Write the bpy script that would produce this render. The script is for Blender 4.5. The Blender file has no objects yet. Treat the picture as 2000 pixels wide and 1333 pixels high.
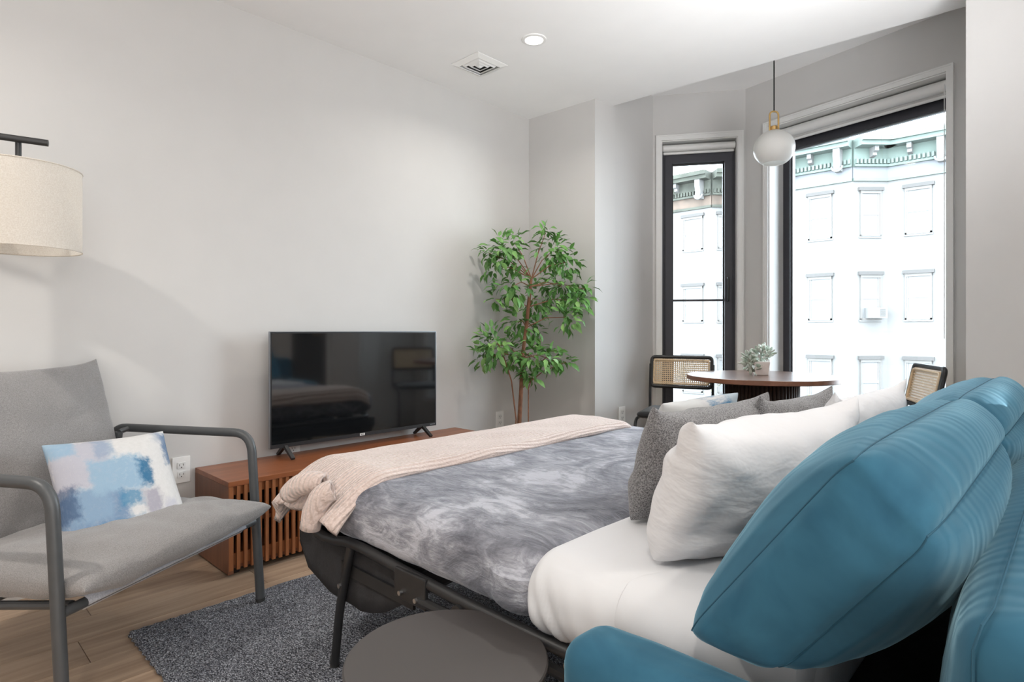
import bpy, bmesh, math, random
from mathutils import Vector, Matrix, noise
from math import sin, cos, pi, radians
SC = bpy.context.scene
COL = SC.collection
V = Vector
rnd = random.Random(7)

# ------------------------------------------------------------------ camera
F_PX, HORIZON = 1165.0, 644.5
YAW = math.atan2(1115.0, F_PX)
cam_d = bpy.data.cameras.new('camera'); cam = bpy.data.objects.new('camera', cam_d); COL.objects.link(cam)
cam_d.sensor_width = 36.0; cam_d.lens = 36.0 * F_PX / 2000.0
cam_d.shift_y = (HORIZON - 666.5) / 2000.0
cam_d.clip_start = 0.02; cam_d.clip_end = 300
cam.location = (3.0, 0, 1.05); cam.rotation_euler = (pi / 2, 0, YAW)
SC.camera = cam

# ------------------------------------------------------------------ light
SC.view_settings.view_transform = 'Standard'; SC.view_settings.look = 'None'
SC.view_settings.gamma = 1.0; SC.view_settings.use_curve_mapping = False
SC.view_settings.exposure = 0.0
SC.cycles.use_denoising = True
SC.cycles.max_bounces = 10; SC.cycles.diffuse_bounces = 6; SC.cycles.transparent_max_bounces = 16
SC.cycles.sample_clamp_indirect = 8.0
SC.cycles.caustics_reflective = False; SC.cycles.caustics_refractive = False
W = bpy.data.worlds.new('sky'); SC.world = W; W.use_nodes = True
bg = W.node_tree.nodes['Background']
bg.inputs[0].default_value = (0.82, 0.91, 1.0, 1); bg.inputs[1].default_value = 17.0

def area(name, loc, target, sx, sy, power, col=(1, 1, 1), portal=False):
    d = bpy.data.lights.new(name, 'AREA'); d.shape = 'RECTANGLE'; d.size = sx; d.size_y = sy
    d.energy = power; d.color = col
    o = bpy.data.objects.new(name, d); COL.objects.link(o); o.location = loc
    o.rotation_euler = (V(target) - V(loc)).to_track_quat('-Z', 'Y').to_euler()
    if portal: d.cycles.is_portal = True
    return o
# added fill lights, rear and right, out of frame; those walls have no windows
area('rear_fill', (3.6, -2.35, 1.45), (2.2, 2.0, 1.5), 3.2, 1.9, 20, (1.0, 0.985, 0.97))
a = area('side_fill', (4.95, -.2, 1.5), (0, .1, 1.45), 3.0, 1.9, 26, (1.0, 0.985, 0.965)); a.data.spread = radians(100)
# added lights aimed up at the white ceiling, right-hand side and rear of the room
a = area('ceiling_fill', (3.3, 2.0, 1.2), (1.9, 2.65, 2.63), .9, .9, 13, (.97, 0.985, 1.0)); a.data.spread = radians(82)
a = area('ceiling_fill', (3.45, 2.0, 1.35), (3.2, 2.3, 2.63), 1.0, 1.0, 9, (.97, 0.985, 1.0)); a.data.spread = radians(110)
a = area('ceiling_fill', (2.6, -.9, 1.3), (2.3, -.2, 2.63), 2.0, 1.6, 24, (.98, 0.99, 1.0)); a.data.spread = radians(120)
# portals in the two bay openings
area('bay_portal', (2.05, 4.40, 1.55), (1.85, 3.6, 1.4), 1.25, 1.9, 1, portal=True)

# ------------------------------------------------------------------ material helpers
def nodes(name):
    m = bpy.data.materials.new(name); m.use_nodes = True
    nt = m.node_tree; return m, nt, nt.nodes['Principled BSDF']
def lk(nt, a, b): nt.links.new(a, b)
def coord(nt, scale=(1, 1, 1), kind='Object', rot=(0, 0, 0)):
    t = nt.nodes.new('ShaderNodeTexCoord'); mp = nt.nodes.new('ShaderNodeMapping')
    mp.inputs['Scale'].default_value = scale; mp.inputs['Rotation'].default_value = rot
    lk(nt, t.outputs[kind], mp.inputs[0]); return mp.outputs[0]
def nz(nt, vec, scale, detail=3, rough=.5, dist=0):
    n = nt.nodes.new('ShaderNodeTexNoise'); n.inputs['Scale'].default_value = scale
    n.inputs['Detail'].default_value = detail; n.inputs['Roughness'].default_value = rough
    n.inputs['Distortion'].default_value = dist
    if vec is not None: lk(nt, vec, n.inputs['Vector'])
    return n.outputs['Fac']
def ramp(nt, fac, stops):
    r = nt.nodes.new('ShaderNodeValToRGB'); el = r.color_ramp.elements
    while len(el) < len(stops): el.new(0.5)
    for e, (p, c) in zip(el, stops): e.position = p; e.color = (*c, 1)
    lk(nt, fac, r.inputs[0]); return r.outputs[0]
def mixc(nt, fac, a, b, mode='MIX'):
    m = nt.nodes.new('ShaderNodeMix'); m.data_type = 'RGBA'; m.blend_type = mode
    for v, i in ((fac, 0), (a, 6), (b, 7)):
        if hasattr(v, 'links'): lk(nt, v, m.inputs[i])
        else: m.inputs[i].default_value = v if i == 0 else (*v, 1)
    return m.outputs[2]
def mth(nt, op, a, b=None):
    m = nt.nodes.new('ShaderNodeMath'); m.operation = op
    for i, v in enumerate((a, b)):
        if v is None: continue
        if hasattr(v, 'links'): lk(nt, v, m.inputs[i])
        else: m.inputs[i].default_value = v
    return m.outputs[0]
def bump(nt, p, h, strength, dist=.01):
    b = nt.nodes.new('ShaderNodeBump'); b.inputs['Strength'].default_value = strength
    b.inputs['Distance'].default_value = dist
    lk(nt, h, b.inputs['Height']); lk(nt, b.outputs[0], p.inputs['Normal'])
def setp(p, **k):
    for a, v in k.items(): p.inputs[a.replace('_', ' ')].default_value = v
def plain(name, col, rough=.5, metal=0., var=.06, scale=30, stretch=(1, 1, 1), bmp=0, bscale=200, sheen=0, spec=.5, coat=0):
    m, nt, p = nodes(name)
    vec = coord(nt, stretch)
    n = nz(nt, vec, scale, 4)
    lk(nt, ramp(nt, n, [(.3, tuple(c * (1 - var) for c in col)), (.7, tuple(min(1, c * (1 + var)) for c in col))]), p.inputs['Base Color'])
    setp(p, Roughness=rough, Metallic=metal); p.inputs['Specular IOR Level'].default_value = spec
    if coat: p.inputs['Coat Weight'].default_value = coat
    if sheen:
        p.inputs['Sheen Weight'].default_value = sheen; p.inputs['Sheen Roughness'].default_value = .4
    if bmp: bump(nt, p, nz(nt, vec, bscale, 3), bmp, .004)
    return m
def wood(name, dark, light, axis=1, rough=.45, freq=1., objvar=.0, coat=0):
    m, nt, p = nodes(name)
    sc = [26 * freq] * 3; sc[axis] = 1.6 * freq
    vec = coord(nt, tuple(sc))
    n = nz(nt, vec, 1.0, 6, .6, .6)
    c = ramp(nt, n, [(.28, dark), (.72, light)])
    if objvar:
        oi = nt.nodes.new('ShaderNodeObjectInfo')
        va = nt.nodes.new('ShaderNodeMapRange'); va.inputs['To Min'].default_value = 1 - objvar; va.inputs['To Max'].default_value = 1 + objvar
        lk(nt, oi.outputs['Random'], va.inputs[0])
        hs = nt.nodes.new('ShaderNodeHueSaturation'); lk(nt, va.outputs[0], hs.inputs['Value']); lk(nt, c, hs.inputs['Color']); c = hs.outputs[0]
        ad = nt.nodes.new('ShaderNodeVectorMath'); ad.operation = 'SCALE'; 
    lk(nt, c, p.inputs['Base Color']); setp(p, Roughness=rough)
    if coat: p.inputs['Coat Weight'].default_value = coat; p.inputs['Coat Roughness'].default_value = .25
    bump(nt, p, n, .12, .002)
    return m
def weave(name, c1, c2, scale, bmp=.5, big=.1, rough=.95, sheen=.3):
    m, nt, p = nodes(name)
    vec = coord(nt)
    a = nz(nt, vec, scale, 2, .6); b = nz(nt, vec, 6, 3)
    c = ramp(nt, a, [(.35, c1), (.65, c2)])
    c = mixc(nt, 1.0, c, ramp(nt, b, [(.3, (1 - big,) * 3), (.7, (1, 1, 1))]), 'MULTIPLY')
    lk(nt, c, p.inputs['Base Color']); setp(p, Roughness=rough)
    p.inputs['Sheen Weight'].default_value = sheen; p.inputs['Specular IOR Level'].default_value = .15
    bump(nt, p, a, bmp, .003)
    return m

MAT = {}
MAT['wall'] = plain('wall_paint', (.580, .572, .562), .7, var=.01, scale=6, bmp=.04, bscale=400, spec=.2)
MAT['ceil'] = plain('ceiling_paint', (.86, .86, .86), .8, var=.01, scale=6, spec=.15)
MAT['trim'] = plain('white_trim_paint', (.74, .74, .73), .4, var=.01)
MAT['dark_frame'] = plain('dark_window_metal', (.045, .045, .055), .45, var=.05, spec=.4)
MAT['white_plastic'] = plain('white_plastic', (.80, .80, .79), .4, var=.01)
MAT['slot'] = plain('dark_slot', (.03, .03, .03), .6)
MAT['black_metal'] = plain('black_metal', (.018, .018, .019), .42, var=.1, spec=.5)
MAT['grey_metal'] = plain('charcoal_powder_coat', (.062, .066, .070), .42, var=.05, spec=.5)
MAT['bolt'] = plain('steel_bolt', (.5, .5, .5), .3, metal=1)
MAT['brass'] = plain('brushed_brass', (.62, .40, .16), .3, metal=1, var=.1)
MAT['cord'] = plain('black_cord', (.015, .015, .015), .6)
MAT['tv_plastic'] = plain('tv_plastic', (.02, .021, .023), .35, var=.05)
MAT['tv_edge'] = plain('tv_edge_metal', (.30, .32, .34), .35, metal=.8)
MAT['side_table'] = plain('dark_taupe_lacquer', (.060, .054, .052), .42, var=.04, scale=3, spec=.4)
MAT['console'] = wood('walnut_veneer', (.185, .055, .020), (.33, .115, .045), 1, .38, 1., coat=.15)
MAT['console_side'] = wood('walnut_side', (.13, .052, .028), (.21, .085, .045), 2, .4)
MAT['slatw'] = wood('walnut_slat', (.20, .070, .026), (.36, .135, .052), 2, .42)
MAT['inside'] = plain('dark_cabinet_inside', (.012, .008, .006), .8)
MAT['oak'] = wood('oak_plank', (.30, .205, .14), (.52, .385, .275), 1, .42, 1.0, objvar=.16)
MAT['tabletop'] = wood('dining_top_veneer', (.075, .034, .024), (.15, .075, .052), 0, .3, 1.0, coat=.4)
MAT['tableedge'] = wood('dining_edge_veneer', (.16, .065, .035), (.26, .115, .065), 0, .4)
MAT['fluting'] = wood('fluted_base', (.03, .02, .016), (.085, .055, .042), 2, .5)
MAT['cane'] = plain('cane_strand', (.70, .53, .34), .55, var=.12, scale=60)
MAT['blackwood'] = plain('black_stained_wood', (.016, .015, .015), .4, var=.1)
MAT['tanwood'] = plain('lit_edge_wood', (.20, .15, .11), .5)
MAT['blackseat'] = plain('black_seat_fabric', (.014, .014, .016), .85, sheen=.2, bmp=.3)
MAT['chairfab'] = weave('grey_marl_fabric', (.190, .181, .179), (.285, .273, .269), 380, .4, .10)
MAT['sling'] = weave('grey_sling_fabric', (.38, .39, .43), (.50, .51, .55), 220, .3)
MAT['tweed'] = weave('grey_tweed', (.085, .083, .087), (.335, .33, .332), 330, .8, .15)
MAT['linen'] = weave('linen_shade', (.74, .69, .62), (.84, .80, .74), 260, .2, .04)
def translucent(m, k):
    nt = m.node_tree; p = nt.nodes['Principled BSDF']; out = [n for n in nt.nodes if n.type == 'OUTPUT_MATERIAL'][0]
    tl = nt.nodes.new('ShaderNodeBsdfTranslucent'); mx = nt.nodes.new('ShaderNodeMixShader'); mx.inputs[0].default_value = k
    lk(nt, p.inputs['Base Color'].links[0].from_socket, tl.inputs[0])
    lk(nt, p.outputs[0], mx.inputs[1]); lk(nt, tl.outputs[0], mx.inputs[2]); lk(nt, mx.outputs[0], out.inputs[0])
translucent(MAT['linen'], .4)
MAT['sheet'] = plain('white_cotton', (.685, .69, .705), .9, var=.015, scale=5, stretch=(1, .45, .45), bmp=.4, bscale=14, spec=.1)
def pcase():
    m, nt, p = nodes('white_pillowcase')
    n = nz(nt, coord(nt), 5, 2)
    lk(nt, ramp(nt, n, [(.3, (.70, .70, .715)), (.7, (.73, .73, .745))]), p.inputs['Base Color']); setp(p, Roughness=.9); p.inputs['Specular IOR Level'].default_value = .1
    bump(nt, p, nz(nt, coord(nt, (1, 2.2, 1)), 13, 3, .5, .15), .42, .014)
    return m
MAT['pillowcase'] = pcase()
MAT['ficus_bark'] = plain('ficus_bark', (.22, .10, .055), .8, var=.25, scale=40, bmp=.3, bscale=80)
MAT['pot'] = plain('white_pot', (.72, .66, .63), .5)
MAT['soil'] = plain('soil', (.04, .03, .02), .95, bmp=.5)
MAT['blackcloth'] = plain('black_nonwoven_cloth', (.026, .026, .029), .75, var=.2, bmp=.3, bscale=120)

def leafmat(name, d, l, edge):
    m, nt, p = nodes(name)
    oi = nt.nodes.new('ShaderNodeObjectInfo')
    n = nz(nt, coord(nt), 9, 2)
    f = mth(nt, 'ADD', mth(nt, 'MULTIPLY', oi.outputs['Random'], .55), mth(nt, 'MULTIPLY', n, .55))
    lk(nt, ramp(nt, f, [(.15, d), (.5, l), (.85, edge)]), p.inputs['Base Color'])
    setp(p, Roughness=.45); p.inputs['Specular IOR Level'].default_value = .4
    p.inputs['Transmission Weight'].default_value = 0.0
    return m
MAT['leaf'] = leafmat('ficus_leaf', (.035, .105, .030), (.11, .27, .065), (.27, .47, .15))
MAT['succ'] = leafmat('sage_leaf', (.24, .33, .25), (.46, .52, .45), (.70, .73, .68))
MAT['tree_out'] = leafmat('street_leaf', (.06, .065, .022), (.115, .12, .045), (.17, .155, .08))

def velvet():
    m, nt, p = nodes('teal_velvet')
    vec = coord(nt)
    a = nz(nt, vec, 7, 4, .6, .8)
    lk(nt, ramp(nt, a, [(.25, (.022, .082, .134)), (.75, (.041, .138, .208))]), p.inputs['Base Color'])
    setp(p, Roughness=.85); p.inputs['Specular IOR Level'].default_value = .12
    p.inputs['Sheen Weight'].default_value = .45; p.inputs['Sheen Roughness'].default_value = .38
    p.inputs['Sheen Tint'].default_value = (.48, .80, .95, 1)
    w = nt.nodes.new('ShaderNodeTexWave'); w.bands_direction = 'Y'
    w.inputs['Scale'].default_value = 9; w.inputs['Distortion'].default_value = 9; w.inputs['Detail'].default_value = 2; w.inputs['Detail Scale'].default_value = .6
    lk(nt, vec, w.inputs['Vector'])
    bump(nt, p, mth(nt, 'MULTIPLY', w.outputs['Fac'], nz(nt, vec, 3.5, 2)), .11, .012)
    return m
MAT['velvet'] = velvet()
MAT['piping'] = plain('teal_seam', (.014, .075, .12), .8)

def fur():
    m, nt, p = nodes('grey_tie_dye_plush')
    v1 = coord(nt, (1, 1, 1.6)); 
    a = nz(nt, v1, 2.6, 5, .62, 2.2)
    b = nz(nt, coord(nt, (3.5, 8, 8), rot=(0, 0, .5)), 2.2, 6, .68, 2.4)
    s = mth(nt, 'ADD', mth(nt, 'MULTIPLY', a, .62), mth(nt, 'MULTIPLY', b, .38))
    c = ramp(nt, s, [(.35, (.095, .096, .108)), (.45, (.20, .20, .215)), (.53, (.32, .32, .335)), (.60, (.52, .515, .53))])
    warm = nz(nt, v1, 1.7, 2)
    c = mixc(nt, mth(nt, 'MULTIPLY', warm, .25), c, (.42, .37, .33), 'SOFT_LIGHT'); c = mixc(nt, 1., c, (.90, .93, 1.0), 'MULTIPLY')
    lk(nt, c, p.inputs['Base Color']); setp(p, Roughness=.95)
    p.inputs['Sheen Weight'].default_value = .5; p.inputs['Sheen Roughness'].default_value = .3; p.inputs['Sheen Tint'].default_value = (.85, .9, 1, 1)
    p.inputs['Specular IOR Level'].default_value = .1
    bump(nt, p, mth(nt, 'ADD', mth(nt, 'MULTIPLY', nz(nt, coord(nt, (3, 12, 12)), 14, 4), .5), b), .5, .012)
    return m
MAT['fur'] = fur()

def chenille():
    m, nt, p = nodes('blush_chenille')
    vec = coord(nt)
    a = nz(nt, vec, 5, 3); f = nz(nt, vec, 120, 2)
    c = mixc(nt, a, (.60, .475, .430), (.72, .615, .570))
    c = mixc(nt, 1., c, ramp(nt, f, [(.3, (.84, .82, .80)), (.6, (1, 1, 1))]), 'MULTIPLY')
    lk(nt, c, p.inputs['Base Color']); setp(p, Roughness=1.)
    p.inputs['Sheen Weight'].default_value = .5; p.inputs['Specular IOR Level'].default_value = .05
    w = nt.nodes.new('ShaderNodeTexWave'); w.bands_direction = 'X'; w.inputs['Scale'].default_value = 24; w.inputs['Distortion'].default_value = 1.5
    lk(nt, vec, w.inputs['Vector'])
    bump(nt, p, mth(nt, 'ADD', w.outputs['Fac'], mth(nt, 'MULTIPLY', f, .9)), .75, .006)
    return m
MAT['chenille'] = chenille()

def rugmat():
    m, nt, p = nodes('braided_grey_rug')
    vec = coord(nt)
    w = nt.nodes.new('ShaderNodeTexVoronoi'); w.inputs['Scale'].default_value = 1.0; w.feature = 'F1'
    lk(nt, coord(nt, (95, 160, 1)), w.inputs['Vector'])
    f = nz(nt, vec, 260, 2); g = nz(nt, vec, 5, 3)
    c = ramp(nt, f, [(.36, (.06, .063, .073)), (.5, (.25, .262, .295)), (.64, (.66, .69, .74))])
    c = mixc(nt, 1., c, ramp(nt, w.outputs['Distance'], [(.1, (1.0, 1.0, 1.0)), (.75, (.5, .5, .51))]), 'MULTIPLY')
    c = mixc(nt, 1., c, ramp(nt, g, [(.3, (.8, .8, .82)), (.7, (1, 1, 1))]), 'MULTIPLY')
    lk(nt, c, p.inputs['Base Color']); setp(p, Roughness=1.); p.inputs['Specular IOR Level'].default_value = .05
    h = mth(nt, 'SUBTRACT', 1.0, w.outputs['Distance'])
    bump(nt, p, h, .9, .008)
    return m
MAT['rug'] = rugmat()

def glass(name, tint=(1, 1, 1)):
    m, nt, p = nodes(name)
    out = [n for n in nt.nodes if n.type == 'OUTPUT_MATERIAL'][0]
    tr = nt.nodes.new('ShaderNodeBsdfTransparent'); tr.inputs[0].default_value = (*tint, 1)
    gl = nt.nodes.new('ShaderNodeBsdfGlossy'); gl.inputs['Roughness'].default_value = .02
    fr = nt.nodes.new('ShaderNodeFresnel'); fr.inputs[0].default_value = 1.35
    mx = nt.nodes.new('ShaderNodeMixShader')
    lk(nt, fr.outputs[0], mx.inputs[0]); lk(nt, tr.outputs[0], mx.inputs[1]); lk(nt, gl.outputs[0], mx.inputs[2])
    lk(nt, mx.outputs[0], out.inputs[0]); return m
MAT['glass'] = glass('window_glass', (.97, .985, .98))
def milk():
    m, nt, p = nodes('opal_glass')
    setp(p, Roughness=.28); n = nz(nt, coord(nt), 4, 2)
    lk(nt, ramp(nt, n, [(.3, (.80, .79, .77)), (.7, (.84, .83, .81))]), p.inputs['Base Color']); p.inputs['Specular IOR Level'].default_value = .25
    p.inputs['Subsurface Weight'].default_value = .3; p.inputs['Subsurface Radius'].default_value = (.05, .05, .05)
    return m
MAT['opal'] = milk(); translucent(MAT['opal'], .45)
def screen():
    m, nt, p = nodes('tv_screen')
    n = nz(nt, coord(nt), 2, 1)
    lk(nt, ramp(nt, n, [(.3, (.004, .005, .006)), (.7, (.006, .007, .008))]), p.inputs['Base Color'])
    setp(p, Roughness=.07); p.inputs['Specular IOR Level'].default_value = 1.0; p.inputs['Coat Weight'].default_value = 1.0; p.inputs['Coat Roughness'].default_value = .05
    return m
MAT['screen'] = screen()
def emit(name, col, s):
    m, nt, p = nodes(name)
    p.inputs['Emission Color'].default_value = (*col, 1); p.inputs['Emission Strength'].default_value = s
    return m
MAT['lens'] = emit('led_lens', (1., .93, .82), 9.)

def abstract(name, flip=False):
    m, nt, p = nodes(name)
    tc = nt.nodes.new('ShaderNodeTexCoord'); sp = nt.nodes.new('ShaderNodeSeparateXYZ'); lk(nt, tc.outputs['Generated'], sp.inputs[0])
    n1 = nt.nodes.new('ShaderNodeTexNoise'); n1.inputs['Scale'].default_value = 11; n1.inputs['Detail'].default_value = 5; n1.inputs['Roughness'].default_value = .7
    lk(nt, tc.outputs['Generated'], n1.inputs['Vector'])
    sc = nt.nodes.new('ShaderNodeSeparateColor'); lk(nt, n1.outputs['Color'], sc.inputs[0])
    off = lambda s, k: mth(nt, 'MULTIPLY', mth(nt, 'SUBTRACT', s, .5), k)
    u = mth(nt, 'ADD', sp.outputs[0], off(sc.outputs[0], .16)); v = mth(nt, 'ADD', sp.outputs[1], off(sc.outputs[1], .16))
    grain = nz(nt, coord(nt, (1, 1, 1), 'Generated'), 26, 5, .7)
    def box(x0, x1, y0, y1):
        e = [mth(nt, 'SUBTRACT', u, x0), mth(nt, 'SUBTRACT', x1, u), mth(nt, 'SUBTRACT', v, y0), mth(nt, 'SUBTRACT', y1, v)]
        d = mth(nt, 'MINIMUM', mth(nt, 'MINIMUM', e[0], e[1]), mth(nt, 'MINIMUM', e[2], e[3]))
        mr = nt.nodes.new('ShaderNodeMapRange'); mr.inputs['From Min'].default_value = -.015; mr.inputs['From Max'].default_value = .035
        lk(nt, d, mr.inputs[0]); return mr.outputs[0]
    c = mixc(nt, grain, (.58, .57, .56), (.74, .73, .72))
    P = [((.0, .47, .50, .97), (.40, .40, .48), .75), ((-.1, .22, .82, 1.1), (.26, .42, .56), .8), ((.34, .5, .75, .95), (.22, .32, .45), .6),
         ((-.1, .50, .05, .50), (.15, .25, .39), .9), ((.08, .40, .22, .52), (.27, .39, .52), .7), ((.25, .70, .42, .74), (.30, .43, .55), 1.),
         ((.64, .76, .44, .70), (.035, .15, .28), .95), ((-.1, .16, .26, .56), (.06, .10, .19), .75), ((.43, .63, .28, .43), (.08, .24, .39), .85),
         ((.62, .78, .06, .42), (.36, .345, .40), .9), ((-.1, .10, -.1, .14), (.03, .04, .09), .9), ((.22, .60, .03, .2), (.10, .23, .37), .7),
         ((.90, 1.1, .62, .96), (.09, .18, .32), .85), ((.80, .90, .12, .30), (.48, .48, .56), .7), ((.84, .96, .86, 1.1), (.36, .40, .48), .6)]
    if flip:
        P = [((-.1, .45, .72, 1.1), (.70, .70, .69), 1.), ((.50, .84, .74, .97), (.05, .21, .38), .95), ((.3, .6, .3, .6), (.3, .45, .58), 1), ((.8, 1.1, .85, 1.1), (.3, .42, .5), .6), ((0, .3, .1, .5), (.1, .2, .35), .9)]
    for b, col, k in P:
        f = mth(nt, 'MULTIPLY', box(*b), mth(nt, 'MULTIPLY', mth(nt, 'MINIMUM', mth(nt, 'ADD', mth(nt, 'MULTIPLY', grain, 1.1), .45), 1.), k))
        c = mixc(nt, f, c, col)
    c = mixc(nt, 1., c, (.84, .85, .86), 'MULTIPLY')
    lk(nt, c, p.inputs['Base Color']); setp(p, Roughness=.9); p.inputs['Specular IOR Level'].default_value = .1
    bump(nt, p, nz(nt, coord(nt), 300, 2), .15, .002)
    return m
MAT['abstract'] = abstract('blue_abstract_print'); MAT['abstract_b'] = abstract('blue_splash_print', True)

# exterior paints
MAT['facade'] = plain('pale_painted_masonry', (0.139, 0.137, 0.133), .9, var=.02, scale=2)
MAT['copper'] = plain('green_cornice_paint', (0.084, 0.112, 0.098), .8, var=.08, scale=3)
MAT['copper_light'] = plain('pale_cornice_paint', (0.097, 0.126, 0.113), .8, var=.05, scale=3)
MAT['frieze'] = plain('frieze_panel_paint', (0.113, 0.118, 0.126), .8, var=.05)
MAT['old_cornice'] = plain('weathered_cornice', (0.036, 0.040, 0.031), .85, var=.35, scale=2.5)
MAT['old_frieze'] = plain('weathered_frieze', (0.076, 0.055, 0.042), .85, var=.35, scale=2.5)
MAT['lintel'] = plain('stone_lintel', (0.067, 0.064, 0.062), .9, var=.05)
MAT['reveal'] = plain('window_reveal', (0.122, 0.116, 0.109), .9)
MAT['out_pane'] = plain('street_window_pane', (0.126, 0.129, 0.131), .5, var=.2, scale=1.4)
MAT['out_sash'] = plain('white_sash', (0.134, 0.133, 0.130), .6)
MAT['asphalt'] = plain('asphalt', (0.067, 0.067, 0.067), .95)

# ------------------------------------------------------------------ geometry helpers
class MB:
    def __init__(s): s.bm = bmesh.new()
    def box(s, x0, x1, y0, y1, z0, z1, M=None):
        vs = [s.bm.verts.new(V((x, y, z)) if M is None else M @ V((x, y, z))) for x in (x0, x1) for y in (y0, y1) for z in (z0, z1)]
        for f in ((0, 1, 3, 2), (4, 6, 7, 5), (0, 4, 5, 1), (2, 3, 7, 6), (0, 2, 6, 4), (1, 5, 7, 3)): s.bm.faces.new([vs[i] for i in f])
        return s
    def prism(s, poly, z0, z1):
        a = [s.bm.verts.new((x, y, z0)) for x, y in poly]; b = [s.bm.verts.new((x, y, z1)) for x, y in poly]
        n = len(poly)
        s.bm.faces.new(a[::-1]); s.bm.faces.new(b)
        for i in range(n): s.bm.faces.new([a[i], a[(i + 1) % n], b[(i + 1) % n], b[i]])
        return s
    def slab(s, p, q, t0, t1, z0, z1):            # wall piece along p->q, thickness from t0 to t1 on the left-hand side
        p, q = V(p), V(q); d = (q - p).normalized(); n = V((-d.y, d.x))
        return s.prism([(p + n * t0)[:], (q + n * t0)[:], (q + n * t1)[:], (p + n * t1)[:]], z0, z1)
    def tube(s, pts, r, n=10, closed=False, cap=True):
        pts = [V(p) for p in pts]; m = len(pts); rings = []
        rr = r if isinstance(r, (list, tuple)) else [r] * m
        nrm = None
        for i, p in enumerate(pts):
            if closed: t = (pts[(i + 1) % m] - pts[i - 1]).normalized()
            else: t = (pts[min(i + 1, m - 1)] - pts[max(i - 1, 0)]).normalized()
            if nrm is None: nrm = t.orthogonal().normalized()
            nrm = (nrm - t * nrm.dot(t)).normalized(); b = t.cross(nrm)
            rings.append([s.bm.verts.new(p + (nrm * cos(2 * pi * k / n) + b * sin(2 * pi * k / n)) * rr[i]) for k in range(n)])
        for i in range(m if closed else m - 1):
            A, B = rings[i], rings[(i + 1) % m]
            for k in range(n): s.bm.faces.new([A[k], A[(k + 1) % n], B[(k + 1) % n], B[k]])
        if cap and not closed: s.bm.faces.new(rings[0][::-1]); s.bm.faces.new(rings[-1])
        return s
    def lathe(s, prof, c=(0, 0, 0), n=32, M=None, cap=True):
        rings = []
        for r, z in prof:
            ring = []
            for k in range(n):
                v = V((r * cos(2 * pi * k / n), r * sin(2 * pi * k / n), z))
                ring.append(s.bm.verts.new((M @ v if M else v) + V(c)))
            rings.append(ring)
        for A, B in zip(rings, rings[1:]):
            for k in range(n): s.bm.faces.new([A[k], A[(k + 1) % n], B[(k + 1) % n], B[k]])
        for ring, fl in ((rings[0], 1), (rings[-1], 0)) if cap else ():
            if prof[0 if fl else -1][0] > 1e-5: s.bm.faces.new(ring[::-1] if fl else ring)
        return s
    def grid(s, nu, nv, fn, wrap=False):
        g = [[s.bm.verts.new(fn(i / nu, j / nv)) for j in range(nv + 1)] for i in range(nu + 1)]
        for i in range(nu):
            for j in range(nv): s.bm.faces.new([g[i][j], g[i + 1][j], g[i + 1][j + 1], g[i][j + 1]])
        return g
    def mesh(s, name, m, smooth=False, sharp=None, merge=0):
        if merge: bmesh.ops.remove_doubles(s.bm, verts=s.bm.verts, dist=merge)
        bmesh.ops.recalc_face_normals(s.bm, faces=s.bm.faces)
        me = bpy.data.meshes.new(name); s.bm.to_mesh(me); s.bm.free()
        me.materials.append(MAT[m] if isinstance(m, str) else m)
        if smooth:
            me.polygons.foreach_set('use_smooth', [True] * len(me.polygons))
            if sharp is not None: me.set_sharp_from_angle(angle=radians(sharp))
        return me
def fillet(pts, r, n=6):
    pts = [V(p) for p in pts]; out = [pts[0]]
    for a, b, c in zip(pts, pts[1:], pts[2:]):
        u, w = (a - b), (c - b); rr = min(r, u.length * .49, w.length * .49)
        p, q = b + u.normalized() * rr, b + w.normalized() * rr
        for k in range(n + 1):
            t = k / n; out.append(p * (1 - t) ** 2 + b * 2 * t * (1 - t) + q * t * t)
    out.append(pts[-1]); return out
def obj(name, mb, m=None, parent=None, smooth=False, sharp=35, M=None, bevel=0, merge=0, solid=0, **props):
    me = mb if isinstance(mb, bpy.types.Mesh) else mb.mesh(name, m, smooth, sharp if smooth else None, merge)
    o = bpy.data.objects.new(name, me); COL.objects.link(o)
    if parent is not None:
        o.parent = parent; o.matrix_parent_inverse = parent['_w'] if False else PINV[parent.name]
    if M is not None: o.matrix_basis = M
    if solid:
        b = o.modifiers.new('solidify', 'SOLIDIFY'); b.thickness = solid; b.offset = 0
    if bevel:
        b = o.modifiers.new('bevel', 'BEVEL'); b.width = bevel; b.segments = 2; b.limit_method = 'ANGLE'; b.angle_limit = radians(40)
        b.harden_normals = False
    for k, v in props.items(): o[k] = v
    PINV[o.name] = (parent and PINV[parent.name].inverted() or Matrix()) and (o.matrix_basis.inverted() if M is not None else Matrix())
    return o
PINV = {}
def thing(name, loc, label, cat, group=None):
    o = bpy.data.objects.new(name, None); COL.objects.link(o); o.location = loc
    o.empty_display_size = .1
    PINV[o.name] = Matrix.Translation(loc).inverted()
    o['label'] = label; o['category'] = cat
    if group: o['group'] = group
    return o
def tag(o, label, cat, group=None):
    o['label'] = label; o['category'] = cat
    if group: o['group'] = group
    return o
def struct(name, mb, m, parent=None, **k):
    o = obj(name, mb, m, parent, **k)
    if parent is None: o['kind'] = 'structure'
    return o
def basis(c, x, y, z):
    x, y, z = V(x), V(y), V(z)
    return Matrix(((x.x, y.x, z.x, c[0]), (x.y, y.y, z.y, c[1]), (x.z, y.z, z.z, c[2]), (0, 0, 0, 1)))
def frame(c, right, up):
    r = V(right).normalized(); u = V(up); u = (u - r * u.dot(r)).normalized(); return basis(c, r, u, r.cross(u))

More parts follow.
